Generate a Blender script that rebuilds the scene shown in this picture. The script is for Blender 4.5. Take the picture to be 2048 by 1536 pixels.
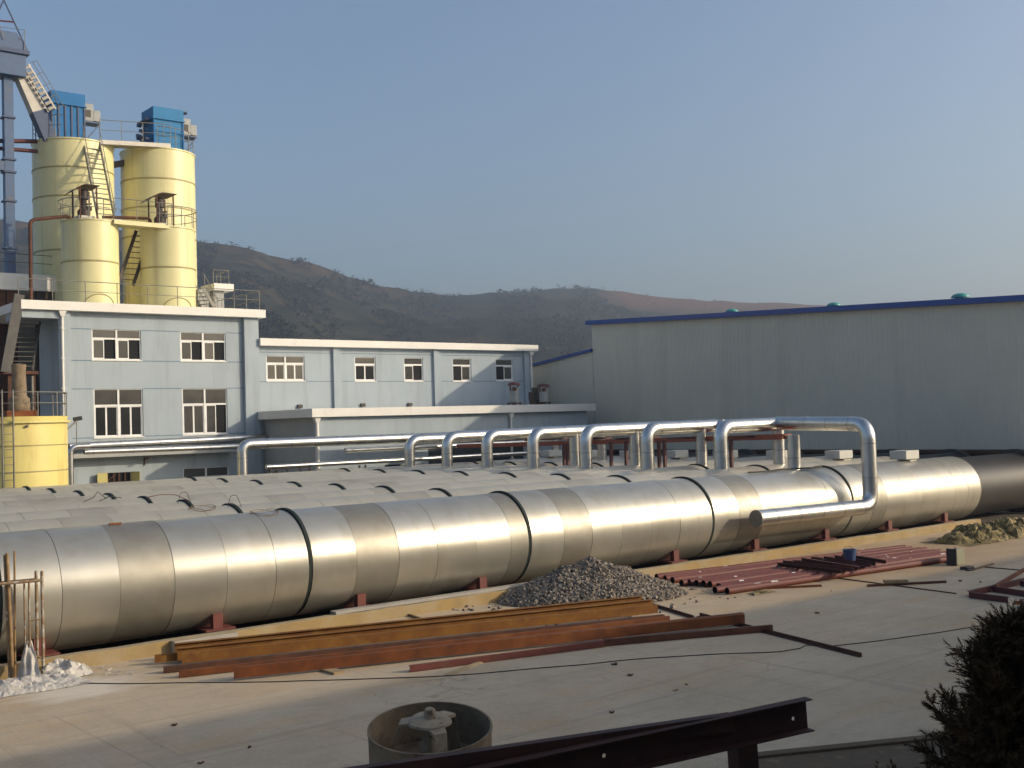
import bpy, math, random
from mathutils import Vector, Matrix, noise as mnoise

scene = bpy.context.scene
for o in list(bpy.data.objects):
    bpy.data.objects.remove(o)
COL = scene.collection
R = math.radians

# ---------------------------------------------------------------- camera
H = 5.14                                   # eye height above the yard
FPX = 2265.37                              # focal length in pixels of the 2048 px wide photo
YAW, PIT, ROL = R(39.086), R(1.907), R(1.7212)
_f = Vector((math.sin(YAW)*math.cos(PIT), math.cos(YAW)*math.cos(PIT), math.sin(PIT)))
_r0 = Vector((math.cos(YAW), -math.sin(YAW), 0)); _d0 = _f.cross(_r0)
_r = math.cos(ROL)*_r0 + math.sin(ROL)*_d0
_d = -math.sin(ROL)*_r0 + math.cos(ROL)*_d0
cam = bpy.data.objects.new('camera', bpy.data.cameras.new('camera'))
COL.objects.link(cam)
cm = Matrix.Identity(4)
for i in range(3):
    cm[i][0] = _r[i]; cm[i][1] = -_d[i]; cm[i][2] = -_f[i]
cm[2][3] = H
cam.matrix_world = cm
cam.data.sensor_width = 36.0
cam.data.lens = 36.0*FPX/2048.0
cam.data.clip_start = 0.1; cam.data.clip_end = 20000
scene.camera = cam

# ---------------------------------------------------------------- light
SUN_EL, SUN_AZ = R(20.0), R(135.0)         # azimuth measured from +Y towards +X
TO_SUN = Vector((math.sin(SUN_AZ)*math.cos(SUN_EL), math.cos(SUN_AZ)*math.cos(SUN_EL), math.sin(SUN_EL)))
world = bpy.data.worlds.new('World'); scene.world = world; world.use_nodes = True
wn = world.node_tree
for n in list(wn.nodes): wn.nodes.remove(n)
wo = wn.nodes.new('ShaderNodeOutputWorld'); bg = wn.nodes.new('ShaderNodeBackground')
sky = wn.nodes.new('ShaderNodeTexSky'); sky.sky_type = 'NISHITA'; sky.sun_disc = False
sky.sun_elevation = SUN_EL; sky.sun_rotation = SUN_AZ
sky.air_density = 1.0; sky.dust_density = 4.0; sky.ozone_density = 2.2; sky.altitude = 50
bg.inputs['Strength'].default_value = 0.14
wn.links.new(sky.outputs[0], bg.inputs[0]); wn.links.new(bg.outputs[0], wo.inputs[0])
sl = bpy.data.lights.new('sun', 'SUN'); sl.energy = 3.3; sl.angle = R(0.8); sl.color = (1.0, 0.83, 0.60)
so = bpy.data.objects.new('sun', sl); COL.objects.link(so)
so.rotation_euler = TO_SUN.to_track_quat('Z', 'Y').to_euler(); so.location = (40, -40, 60)
scene.view_settings.view_transform = 'Standard'; scene.view_settings.look = 'None'
scene.view_settings.exposure = 0.36; scene.view_settings.gamma = 1.0
scene.render.engine = 'CYCLES'
scene.cycles.max_bounces = 6; scene.cycles.diffuse_bounces = 3; scene.cycles.glossy_bounces = 4
scene.cycles.use_denoising = True
scene.cycles.volume_step_rate = 4.0

# ---------------------------------------------------------------- helpers
def ray(u, v):
    return _r*((u-1024)/FPX) + _d*((v-768)/FPX) + _f
EYE = Vector((0, 0, H))
def PY(u, v, y): d = ray(u, v); return EYE + d*(y/d.y)
def PX(u, v, x): d = ray(u, v); return EYE + d*(x/d.x)
def PZ(u, v, z=0.0): d = ray(u, v); return EYE + d*((z-H)/d.z)
def PD(u, v, dist): d = ray(u, v); return EYE + d*dist        # dist = forward depth

ORIG = {}
def tag(o, label=None, cat=None, group=None, kind=None):
    if label: o['label'] = label
    if cat: o['category'] = cat
    if group: o['group'] = group
    if kind: o['kind'] = kind
    return o
def thing(name, loc, label, cat, group=None):
    o = bpy.data.objects.new(name, None); COL.objects.link(o)
    o.location = loc; o.empty_display_size = 0.3
    ORIG[o.name] = Vector(loc)
    return tag(o, label, cat, group)

class MB:
    def __init__(s): s.v = []; s.f = []; s.m = []; s.mi = 0
    def add(s, vs, fs):
        b = len(s.v); s.v += [Vector(p) for p in vs]
        for f in fs: s.f.append([b+i for i in f]); s.m.append(s.mi)
        return s
    def quad(s, a, b, c, d): return s.add([a, b, c, d], [(0, 1, 2, 3)])
    def hexa(s, p):   # 8 points: bottom 0-3, top 4-7
        return s.add(p, [(0,3,2,1),(4,5,6,7),(0,1,5,4),(1,2,6,5),(2,3,7,6),(3,0,4,7)])
    def box(s, x0, x1, y0, y1, z0, z1):
        if x0 > x1: x0, x1 = x1, x0
        if y0 > y1: y0, y1 = y1, y0
        if z0 > z1: z0, z1 = z1, z0
        return s.hexa([(x0,y0,z0),(x1,y0,z0),(x1,y1,z0),(x0,y1,z0),(x0,y0,z1),(x1,y0,z1),(x1,y1,z1),(x0,y1,z1)])
    def frame(s, p0, p1, up=(0,0,1)):
        p0 = Vector(p0); p1 = Vector(p1); t = (p1-p0).normalized(); up = Vector(up)
        if abs(t.dot(up.normalized())) > .98: up = Vector((0, 1, 0))
        a = t.cross(up).normalized(); b = a.cross(t).normalized()
        return p0, p1, t, a, b
    def bar(s, p0, p1, w, h, up=(0,0,1)):            # rectangular bar centred on its line
        p0, p1, t, a, b = s.frame(p0, p1, up); A = a*(w/2); B = b*(h/2)
        return s.hexa([p0-A-B, p0+A-B, p1+A-B, p1-A-B, p0-A+B, p0+A+B, p1+A+B, p1-A+B])
    def sweep(s, prof, p0, p1, up=(0,0,1)):          # closed 2-D profile (a,b) swept along a line
        p0, p1, t, a, b = s.frame(p0, p1, up); n = len(prof)
        vs = [p0+a*x+b*y for x, y in prof]+[p1+a*x+b*y for x, y in prof]
        fs = [(i, (i+1) % n, n+(i+1) % n, n+i) for i in range(n)]
        return s.add(vs, fs+[tuple(range(n))[::-1], tuple(range(n, 2*n))])
    def tube(s, pts, r, n=12, caps=True):
        pts = [Vector(p) for p in pts]; k = len(pts)
        T = []
        for i in range(k):
            if i == 0: t = pts[1]-pts[0]
            elif i == k-1: t = pts[-1]-pts[-2]
            else: t = (pts[i]-pts[i-1]).normalized()+(pts[i+1]-pts[i]).normalized()
            T.append(t.normalized())
        up = Vector((0,0,1)) if abs(T[0].z) < .9 else Vector((0,1,0))
        a = T[0].cross(up).normalized(); vs = []; fs = []
        for i in range(k):
            a = (a-T[i]*a.dot(T[i])).normalized(); b = T[i].cross(a)
            rr = r[i] if isinstance(r, (list, tuple)) else r
            for j in range(n):
                w = 2*math.pi*j/n; vs.append(pts[i]+(a*math.cos(w)+b*math.sin(w))*rr)
        for i in range(k-1):
            for j in range(n):
                fs.append((i*n+j, i*n+(j+1) % n, (i+1)*n+(j+1) % n, (i+1)*n+j))
        if caps: fs += [tuple(range(n))[::-1], tuple(range((k-1)*n, k*n))]
        return s.add(vs, fs)
    def lathe(s, prof, c, n=48, axis='z'):           # prof [(r, h)...] around a vertical (z) or lengthwise (x) axis
        c = Vector(c); vs = []; fs = []; k = len(prof)
        for r, h in prof:
            for j in range(n):
                w = 2*math.pi*j/n
                if axis == 'z': vs.append(c+Vector((r*math.cos(w), r*math.sin(w), h)))
                else: vs.append(c+Vector((h, r*math.sin(w), r*math.cos(w))))
        for i in range(k-1):
            for j in range(n):
                fs.append((i*n+j, i*n+(j+1) % n, (i+1)*n+(j+1) % n, (i+1)*n+j))
        return s.add(vs, fs)
    def disc(s, c, r, n=32, axis='z'):
        c = Vector(c); vs = []
        for j in range(n):
            w = 2*math.pi*j/n
            vs.append(c+(Vector((r*math.cos(w), r*math.sin(w), 0)) if axis == 'z' else Vector((0, r*math.sin(w), r*math.cos(w)))))
        return s.add(vs, [tuple(range(n))])
    def build(s, name, mats, parent=None, smooth=None, origin=None, bevel=0):
        me = bpy.data.meshes.new(name)
        if parent is not None: org = ORIG[parent.name]
        elif origin is not None: org = Vector(origin)
        else:
            xs = [p.x for p in s.v]; ys = [p.y for p in s.v]; zs = [p.z for p in s.v]
            org = Vector(((min(xs)+max(xs))/2, (min(ys)+max(ys))/2, min(zs)))
        me.from_pydata([p-org for p in s.v], [], s.f)
        if not isinstance(mats, (list, tuple)): mats = [mats]
        for m in mats: me.materials.append(m)
        for p, i in zip(me.polygons, s.m): p.material_index = i
        if smooth is not None:
            me.polygons.foreach_set('use_smooth', [True]*len(me.polygons))
            me.set_sharp_from_angle(angle=R(smooth))
        me.update()
        o = bpy.data.objects.new(name, me); COL.objects.link(o)
        if parent is not None: o.parent = parent
        else: o.location = org
        ORIG[o.name] = org
        if bevel:
            b = o.modifiers.new('bevel', 'BEVEL'); b.width = bevel; b.segments = 2; b.limit_method = 'ANGLE'
        return o

def bend(pts, rad, n=7):                             # round the corners of a polyline
    pts = [Vector(p) for p in pts]; out = [pts[0]]
    for i in range(1, len(pts)-1):
        a = (pts[i-1]-pts[i]).normalized(); b = (pts[i+1]-pts[i]).normalized()
        p0 = pts[i]+a*rad; p2 = pts[i]+b*rad
        for k in range(n+1):
            t = k/n; out.append(p0*(1-t)**2+pts[i]*2*t*(1-t)+p2*t*t)
    return out+[pts[-1]]

def circle_pts(c, r, z, a0, a1, n):
    return [Vector((c[0]+r*math.cos(a0+(a1-a0)*i/n), c[1]+r*math.sin(a0+(a1-a0)*i/n), z)) for i in range(n+1)]

# ---------------------------------------------------------------- materials
def mat(name, c1, c2=None, rough=.6, metal=0.0, scale=2.0, detail=6, lo=.35, hi=.65, stretch=(1,1,1),
        bump=0.0, bscale=20.0, dirt=None, dscale=.6, dlo=.55, dhi=.7, dstretch=(1,1,1), rvar=0.0, spec=.5, bdist=.02, bdet=4):
    m = bpy.data.materials.new(name); m.use_nodes = True; nt = m.node_tree; N = nt.nodes; L = nt.links
    p = N['Principled BSDF']; p.inputs['Roughness'].default_value = rough; p.inputs['Metallic'].default_value = metal
    p.inputs['Specular IOR Level'].default_value = spec
    geo = N.new('ShaderNodeNewGeometry')
    def nz(sc, st, det=detail):
        mp = N.new('ShaderNodeMapping'); mp.inputs['Scale'].default_value = st
        t = N.new('ShaderNodeTexNoise'); t.inputs['Scale'].default_value = sc; t.inputs['Detail'].default_value = det
        t.inputs['Roughness'].default_value = .6
        L.new(geo.outputs['Position'], mp.inputs['Vector']); L.new(mp.outputs[0], t.inputs['Vector']); return t
    def ramp(src, a, b):
        r = N.new('ShaderNodeMapRange'); r.inputs['From Min'].default_value = a; r.inputs['From Max'].default_value = b
        L.new(src, r.inputs['Value']); return r
    c2 = c2 or tuple(x*.86 for x in c1)
    n1 = nz(scale, stretch); r1 = ramp(n1.outputs['Fac'], lo, hi)
    mx = N.new('ShaderNodeMix'); mx.data_type = 'RGBA'
    mx.inputs['A'].default_value = (*c1, 1); mx.inputs['B'].default_value = (*c2, 1)
    L.new(r1.outputs[0], mx.inputs['Factor']); out = mx.outputs['Result']
    if dirt:
        n2 = nz(dscale, dstretch); r2 = ramp(n2.outputs['Fac'], dlo, dhi)
        m2 = N.new('ShaderNodeMix'); m2.data_type = 'RGBA'; m2.inputs['B'].default_value = (*dirt, 1)
        L.new(out, m2.inputs['A']); L.new(r2.outputs[0], m2.inputs['Factor']); out = m2.outputs['Result']
    L.new(out, p.inputs['Base Color'])
    if rvar:
        rr = N.new('ShaderNodeMapRange'); rr.inputs['To Min'].default_value = rough-rvar; rr.inputs['To Max'].default_value = rough+rvar
        L.new(n1.outputs['Fac'], rr.inputs['Value']); L.new(rr.outputs[0], p.inputs['Roughness'])
    if bump:
        n3 = nz(bscale, stretch, bdet); b = N.new('ShaderNodeBump'); b.inputs['Strength'].default_value = bump
        b.inputs['Distance'].default_value = bdist
        L.new(n3.outputs['Fac'], b.inputs['Height']); L.new(b.outputs[0], p.inputs['Normal'])
    return m

M_SHEET = mat('galvanised_sheet', (.485,.466,.405), (.42,.403,.348), rough=.32, metal=.66, scale=.9, detail=3, rvar=.05, dirt=(.36,.325,.25), dscale=1.6, dlo=.5, dhi=.9, dstretch=(1,1,.3))
M_SHEETB = mat('galvanised_sheet_soft', (.465,.447,.387), (.40,.385,.332), rough=.37, metal=.64, scale=1.1, detail=3, rvar=.05, dirt=(.35,.31,.24), dscale=1.6, dlo=.5, dhi=.9, dstretch=(1,1,.3))
M_DULL = mat('dull_galvanised_sheet', (.315,.30,.255), (.27,.255,.215), rough=.49, metal=.64, scale=1.8, rvar=.05, bump=.05, bscale=24, dirt=(.25,.225,.175), dscale=1.5, dlo=.5, dhi=.9)
M_AGED = mat('weathered_sheet', (.56,.52,.42), (.50,.465,.375), rough=.47, metal=.52, scale=.8, detail=4, rvar=.05, dirt=(.44,.40,.32), dscale=1.2, dlo=.5, dhi=.85, dstretch=(1,1,.3))
M_AGEDB = mat('weathered_dull_sheet', (.47,.435,.355), (.42,.39,.32), rough=.52, metal=.52, scale=1.2, detail=4, dirt=(.36,.33,.27), dscale=1.2, dlo=.5, dhi=.85)
M_SEAM = mat('sheet_seam', (.20,.19,.16), rough=.6, metal=.6)
M_GAP = mat('joint_gap', (.007,.016,.013), rough=.8)
M_BLACK = mat('black_shell', (.013,.012,.014), (.024,.022,.022), rough=.45, scale=1.2, bump=.05, bscale=3)
M_PRIMER = mat('red_primer', (.155,.036,.026), (.115,.028,.021), rough=.65, scale=3, dirt=(.13,.05,.03), dscale=4)
M_PRIMERLIT = mat('lit_red_primer', (.34,.085,.04), (.27,.065,.032), rough=.6, scale=2)  # brighter red primer, the beam's lit orange put into the colour
M_PRIMERD = mat('red_primer_dark', (.10,.022,.018), (.075,.018,.015), rough=.6, scale=5, dirt=(.2,.12,.09), dscale=9, dlo=.66, dhi=.74)
M_PIPE = mat('bright_cladding', (.66,.655,.63), (.56,.555,.53), rough=.30, metal=1.0, scale=2.5, rvar=.06, bump=.18, bscale=5, bdist=.015)
M_PIPEJ = mat('cladding_band', (.5,.49,.47), rough=.3, metal=1.0)
M_RUST = mat('rusty_steel', (.165,.044,.006), (.095,.026,.005), rough=.85, scale=2.2, dirt=(.22,.075,.012), dscale=1.4, dlo=.5, dhi=.75, bump=.25, bscale=26)
M_RUSTY = mat('ochre_rusty_steel', (.23,.098,.011), (.15,.052,.007), rough=.85, scale=1.6, dirt=(.27,.15,.03), dscale=2.2, dlo=.55, dhi=.75, bump=.2, bscale=26)
M_RUSTD = mat('dark_rusty_steel', (.11,.04,.018), (.06,.024,.012), rough=.85, scale=3, bump=.2, bscale=20)
M_DARKST = mat('dark_brown_steel', (.058,.017,.009), (.034,.011,.007), rough=.7, scale=3, bump=.15, bscale=14)
M_WALL = mat('pale_blue_render', (.35,.405,.445), (.325,.38,.42), rough=.85, scale=.5, dirt=(.265,.30,.325), dscale=1.4, dlo=.5, dhi=.8, dstretch=(1,1,.12), bump=.05, bscale=40)
M_WALLD = mat('blue_groove_paint', (.13,.20,.27), rough=.8)
M_WALLG = mat('grey_render', (.36,.37,.36), (.32,.33,.32), rough=.85, scale=.8, dirt=(.27,.27,.26), dscale=1.0, dstretch=(1,1,.15))
M_WHITE = mat('white_fascia', (.74,.72,.67), (.68,.66,.61), rough=.7, scale=1.0, dirt=(.52,.48,.42), dscale=2.4, dlo=.62, dhi=.85, dstretch=(1,1,.2))
M_FRAME = mat('white_window_frame', (.76,.76,.74), rough=.45)
M_GLASS = mat('dark_glass', (.028,.028,.027), (.018,.018,.018), rough=.08, scale=.8, spec=.6)
M_GLASSL = mat('greyish_glass', (.075,.072,.065), (.05,.048,.044), rough=.1, scale=.9, spec=.6)
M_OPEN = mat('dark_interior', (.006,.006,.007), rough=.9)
M_SILO = mat('cream_yellow_paint', (.68,.63,.34), (.63,.58,.30), rough=.42, scale=.5, dirt=(.44,.35,.15), dscale=1.6, dlo=.55, dhi=.85, dstretch=(1.6,1.6,.06), bump=.03, bscale=2)
M_BOX = mat('pale_box_paint', (.52,.51,.46), (.46,.45,.41), rough=.6, scale=3)
M_YTANK = mat('bright_yellow_paint', (.70,.60,.22), (.65,.55,.19), rough=.42, scale=.6, dirt=(.52,.40,.13), dscale=1.1, dlo=.55, dhi=.8, dstretch=(1,1,.15))
M_WELD = mat('weld_band', (.36,.31,.14), rough=.6)
M_RAIL = mat('grey_rail_steel', (.22,.215,.19), (.16,.15,.13), rough=.55, metal=.4, scale=4)
M_BLUE = mat('blue_cabinet_paint', (.008,.135,.36), (.007,.12,.31), rough=.5, scale=1.5, spec=.25)
M_BLUEL = mat('light_blue_cabinet_paint', (.014,.165,.37), (.012,.15,.33), rough=.5, scale=1.5, spec=.25)
M_STEELB = mat('blue_grey_steel_paint', (.05,.098,.20), (.04,.08,.165), rough=.5, scale=1.5, dirt=(.10,.11,.13), dscale=1.5)
M_STEELBD = mat('deep_blue_steel_paint', (.035,.06,.13), rough=.5)
M_GREY = mat('grey_machine', (.30,.31,.30), (.24,.25,.24), rough=.5, scale=3)
M_CHUTE = mat('pale_chute_steel', (.42,.40,.36), (.36,.34,.30), rough=.5, metal=.3, scale=2)
M_GREYD = mat('dark_grey_steel', (.085,.08,.072), (.06,.055,.05), rough=.6, scale=3)
M_MACH = mat('dark_machine', (.035,.03,.026), (.06,.035,.02), rough=.6, scale=6)
M_SHELTER = mat('rusty_roof_sheet', (.12,.075,.04), (.08,.05,.03), rough=.7, scale=4)
M_WARE = mat('grey_cladding', (.60,.575,.475), (.56,.54,.445), rough=.55, scale=.25, dirt=(.53,.51,.42), dscale=.8, dstretch=(1,1,.06))
M_BTRIM = mat('blue_trim', (.007,.062,.30), (.006,.054,.26), rough=.4)
M_ROOF = mat('blue_roof_sheet', (.05,.12,.30), rough=.45)
M_VENT = mat('teal_vent', (.05,.30,.26), (.045,.26,.23), rough=.4)
M_INNER = mat('hall_interior', (.07,.045,.03), (.04,.026,.018), rough=.9, scale=1)
M_KERB = mat('kerb_concrete', (.34,.235,.09), (.27,.195,.095), rough=.9, scale=1.4, dirt=(.33,.26,.15), dscale=.9, dlo=.45, dhi=.6, bump=.25, bscale=14)
M_KTOP = mat('dusty_kerb_top', (.36,.30,.20), (.30,.245,.16), rough=.95, scale=1.6, bump=.2, bscale=14)
M_BED = mat('oily_earth', (.075,.055,.038), (.05,.038,.028), rough=1, scale=2, bump=.3, bscale=9)
M_SLAB = mat('grey_concrete', (.36,.34,.30), (.30,.28,.25), rough=.9, scale=1.2, bump=.2, bscale=12)
M_PLAST = mat('white_plastic_sheet', (.50,.47,.42), (.40,.385,.36), rough=.5, scale=3, dirt=(.28,.24,.19), dscale=4, dlo=.55, dhi=.75)
M_TARP = mat('olive_tarpaulin', (.17,.125,.04), (.085,.065,.022), rough=.75, scale=3, dirt=(.33,.25,.09), dscale=3.2, dlo=.52, dhi=.6)
M_BUCKET = mat('blue_plastic', (.05,.09,.20), rough=.5)
M_MORTAR = mat('dried_mortar', (.36,.29,.20), (.24,.19,.13), rough=1, scale=5, bump=.6, bscale=14, dirt=(.12,.085,.055), dscale=6, dlo=.58, dhi=.68)
M_DRUM = mat('mortar_caked_steel', (.235,.175,.11), (.155,.115,.072), rough=.9, scale=3, dirt=(.11,.075,.05), dscale=3.4, dlo=.55, dhi=.68, bump=.4, bscale=16)
M_DRUMO = mat('worn_orange_drum_paint', (.23,.08,.03), (.20,.18,.155), rough=.85, scale=3.2, lo=.42, hi=.52, bump=.35, bscale=16)
M_WIRE = mat('black_cable', (.02,.018,.016), rough=.7)
M_WIREB = mat('brown_wire', (.14,.09,.04), rough=.7)
M_WOOD = mat('pale_wood', (.36,.27,.15), (.28,.2,.11), rough=.85, scale=4, stretch=(1,1,1))
M_WOODD = mat('weathered_wood', (.20,.135,.07), (.14,.09,.05), rough=.85, scale=6)
M_SCAF = mat('scaffold_tube', (.30,.22,.13), (.22,.13,.07), rough=.6, metal=.3, scale=7, dirt=(.42,.40,.36), dscale=6, dlo=.5, dhi=.62)
M_BAMBOO = mat('bamboo', (.30,.19,.085), (.2,.12,.05), rough=.7, scale=8)
M_CAN = mat('grey_green_can', (.25,.25,.17), rough=.6)
M_CAND = mat('dark_can_side', (.035,.03,.03), rough=.5)
M_BARK = mat('bark', (.06,.04,.028), rough=.9)
M_NEEDLE = mat('conifer_needles', (.05,.028,.012), (.095,.052,.02), rough=.8, scale=7, spec=.2)
M_SHUT = mat('yellow_shutter', (.42,.38,.14), (.36,.32,.12), rough=.6)
M_TEAL = mat('dark_teal', (.018,.030,.034), (.010,.018,.022), rough=.7, scale=.7)
M_TAN = mat('tan_board', (.45,.38,.22), rough=.8)
M_GRAVEL = mat('crushed_stone', (.31,.26,.205), (.10,.083,.07), rough=.9, scale=11, lo=.44, hi=.56, dirt=(.33,.28,.2), dscale=9, dlo=.58, dhi=.66)
M_CABLED = mat('brass_cap', (.4,.36,.3), rough=.5, metal=.5)
M_SCRUB = mat('hillside_scrub', (.020,.022,.012), (.03,.026,.015), rough=.9, scale=.02, spec=.1)

def ground_material():
    m = bpy.data.materials.new('yard_concrete'); m.use_nodes = True; nt = m.node_tree; N = nt.nodes; L = nt.links
    p = N['Principled BSDF']; p.inputs['Roughness'].default_value = .9; p.inputs['Specular IOR Level'].default_value = .25
    g = N.new('ShaderNodeNewGeometry')
    def nz(sc, st=(1,1,1), det=6, rot=0):
        mp = N.new('ShaderNodeMapping'); mp.inputs['Scale'].default_value = st; mp.inputs['Rotation'].default_value = (0,0,rot)
        t = N.new('ShaderNodeTexNoise'); t.inputs['Scale'].default_value = sc; t.inputs['Detail'].default_value = det; t.inputs['Roughness'].default_value = .62
        L.new(g.outputs['Position'], mp.inputs['Vector']); L.new(mp.outputs[0], t.inputs['Vector']); return t.outputs['Fac']
    def rng(src, a, b, c=0., d=1.):
        r = N.new('ShaderNodeMapRange'); 
        for k, x in zip(('From Min','From Max','To Min','To Max'), (a,b,c,d)): r.inputs[k].default_value = x
        L.new(src, r.inputs['Value']); return r.outputs[0]
    def mix(a, b, f):
        x = N.new('ShaderNodeMix'); x.data_type = 'RGBA'
        for s, k in ((a,'A'),(b,'B')):
            if isinstance(s, tuple): x.inputs[k].default_value = (*s, 1)
            else: L.new(s, x.inputs[k])
        L.new(f, x.inputs['Factor']); return x.outputs['Result']
    c = mix((.50,.405,.285), (.415,.335,.23), rng(nz(.45), .35, .65))
    c = mix(c, (.46,.33,.19), rng(nz(.22, (1,2.2,1)), .50, .68, 0, .9))      # brown mud tracks
    c = mix(c, (.66,.57,.44), rng(nz(.33, (.35,1.5,1), rot=.5), .58, .78, 0, .5))        # dusty pale streaks
    c = mix(c, (.34,.28,.205), rng(nz(1.1, (.5,1.8,1), rot=.2), .63, .76, 0, .8))      # stains
    c = mix(c, (.62,.53,.41), rng(nz(9), .55, .75, 0, .5))
    c = mix(c, (.36,.295,.21), rng(nz(2.3, (.6,1.5,1), rot=.3), .50, .72, 0, .6))
    c = mix(c, (.12,.10,.08), rng(nz(5.5, det=3), .72, .76, 0, .8))       # bits of grit
    # rust and mud trodden in round the stacked pipes
    pv = N.new('ShaderNodeVectorMath'); pv.operation = 'SUBTRACT'; pv.inputs[1].default_value = (35, 22.5, 0)
    ps = N.new('ShaderNodeVectorMath'); ps.operation = 'MULTIPLY'; ps.inputs[1].default_value = (.085, .28, 0)
    pl = N.new('ShaderNodeVectorMath'); pl.operation = 'LENGTH'; ad = N.new('ShaderNodeMath'); ad.operation = 'ADD'
    L.new(g.outputs['Position'], pv.inputs[0]); L.new(pv.outputs[0], ps.inputs[0]); L.new(ps.outputs[0], pl.inputs[0])
    L.new(pl.outputs['Value'], ad.inputs[0]); L.new(nz(.6, det=8), ad.inputs[1])
    c = mix(c, (.36,.245,.14), rng(ad.outputs[0], 1.75, .85, 0, .9))
    # tyre and drag tracks, hairline cracks
    c = mix(c, (.30,.245,.17), rng(nz(.9, (.08,2.6,1), rot=.35), .58, .70, 0, .65))
    c = mix(c, (.27,.215,.15), rng(nz(.7, (2.4,.10,1), rot=.25), .60, .72, 0, .55))
    vo = N.new('ShaderNodeTexVoronoi'); vo.feature = 'DISTANCE_TO_EDGE'; vo.inputs['Scale'].default_value = .17
    vd = N.new('ShaderNodeVectorMath'); vd.operation = 'ADD'; vn = N.new('ShaderNodeTexNoise'); vn.inputs['Scale'].default_value = .8; vn.inputs['Detail'].default_value = 6
    L.new(g.outputs['Position'], vn.inputs['Vector']); vs_ = N.new('ShaderNodeVectorMath'); vs_.operation = 'SCALE'; vs_.inputs['Scale'].default_value = 1.6
    L.new(vn.outputs['Color'], vs_.inputs[0]); L.new(g.outputs['Position'], vd.inputs[0]); L.new(vs_.outputs[0], vd.inputs[1]); L.new(vd.outputs[0], vo.inputs['Vector'])
    mm = N.new('ShaderNodeMath'); mm.operation = 'MULTIPLY'; L.new(rng(vo.outputs['Distance'], .004, .0005), mm.inputs[0]); L.new(rng(nz(.25), .54, .62, 0, .6), mm.inputs[1])
    c = mix(c, (.20,.16,.12), mm.outputs[0])
    # spilt white plaster dust by the plastic sheets
    wv = N.new('ShaderNodeVectorMath'); wv.operation = 'SUBTRACT'; wv.inputs[1].default_value = (7.7, 23.6, 0)
    ws = N.new('ShaderNodeVectorMath'); ws.operation = 'MULTIPLY'; ws.inputs[1].default_value = (.42, .5, 0)
    wl = N.new('ShaderNodeVectorMath'); wl.operation = 'LENGTH'; wa = N.new('ShaderNodeMath'); wa.operation = 'ADD'
    L.new(g.outputs['Position'], wv.inputs[0]); L.new(wv.outputs[0], ws.inputs[0]); L.new(ws.outputs[0], wl.inputs[0])
    L.new(wl.outputs['Value'], wa.inputs[0]); L.new(nz(1.1, (.7,1.8,1), det=8), wa.inputs[1])
    c = mix(c, (.66,.60,.50), rng(wa.outputs[0], 1.15, .75, 0, .8))
    # slab joints
    w = N.new('ShaderNodeTexBrick'); w.offset = .5; w.inputs['Scale'].default_value = 1.0
    w.inputs['Brick Width'].default_value = 6.2; w.inputs['Row Height'].default_value = 4.6; w.inputs['Mortar Size'].default_value = .012
    w.inputs['Mortar Smooth'].default_value = .3
    mp = N.new('ShaderNodeMapping'); mp.inputs['Location'].default_value = (2.1, 1.5, 0); mp.inputs['Rotation'].default_value = (0,0,-.03)
    L.new(g.outputs['Position'], mp.inputs['Vector']); L.new(mp.outputs[0], w.inputs['Vector'])
    c = mix(c, (.27,.22,.165), rng(w.outputs['Fac'], .2, 1., 0, .75))
    # earth and dry grass away from the yard
    sx = N.new('ShaderNodeVectorMath'); sx.operation = 'LENGTH'
    sub = N.new('ShaderNodeVectorMath'); sub.operation = 'SUBTRACT'; sub.inputs[1].default_value = (25, 30, 0)
    L.new(g.outputs['Position'], sub.inputs[0]); L.new(sub.outputs[0], sx.inputs[0])
    c = mix(c, (.16,.12,.07), rng(sx.outputs['Value'], 85, 120))
    L.new(c, p.inputs['Base Color'])
    b = N.new('ShaderNodeBump'); b.inputs['Strength'].default_value = .35; b.inputs['Distance'].default_value = .02
    L.new(nz(11, det=8), b.inputs['Height']); L.new(b.outputs[0], p.inputs['Normal'])
    return m
M_GROUND = ground_material()

def hill_material():
    m = bpy.data.materials.new('dry_hillside'); m.use_nodes = True; nt = m.node_tree; N = nt.nodes; L = nt.links
    p = N['Principled BSDF']; p.inputs['Roughness'].default_value = 1; p.inputs['Specular IOR Level'].default_value = 0
    g = N.new('ShaderNodeNewGeometry')
    def nz(sc, a, b, det=8):
        t = N.new('ShaderNodeTexNoise'); t.inputs['Scale'].default_value = sc; t.inputs['Detail'].default_value = det; t.inputs['Roughness'].default_value = .65
        L.new(g.outputs['Position'], t.inputs['Vector'])
        r = N.new('ShaderNodeMapRange'); r.inputs['From Min'].default_value = a; r.inputs['From Max'].default_value = b
        L.new(t.outputs['Fac'], r.inputs['Value']); return r.outputs[0]
    def mix(a, b, f):
        x = N.new('ShaderNodeMix'); x.data_type = 'RGBA'
        for s, k in ((a,'A'),(b,'B')):
            if isinstance(s, tuple): x.inputs[k].default_value = (*s, 1)
            else: L.new(s, x.inputs[k])
        L.new(f, x.inputs['Factor']); return x.outputs['Result']
    c = mix((.048,.042,.026), (.026,.028,.016), nz(.010, .40, .60))
    c = mix(c, (.095,.062,.032), nz(.022, .56, .68))
    c = mix(c, (.012,.017,.008), nz(.045, .50, .60))
    c = mix(c, (.012,.016,.008), nz(.16, .54, .64, 4))
    # the open reddish grass ridge on the right
    at = N.new('ShaderNodeAttribute'); at.attribute_name = 'bare'
    c = mix(c, (.13,.062,.036), at.outputs['Fac'])
    L.new(c, p.inputs['Base Color']); return m
M_HILL = hill_material()

# ---------------------------------------------------------------- setting: ground and hills
g = MB(); S = 4000
g.quad((-S,-S,0), (S,-S,0), (S,S,0), (-S,S,0))
tag(g.build('ground', M_GROUND, origin=(0,0,0)), kind='structure')

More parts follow.
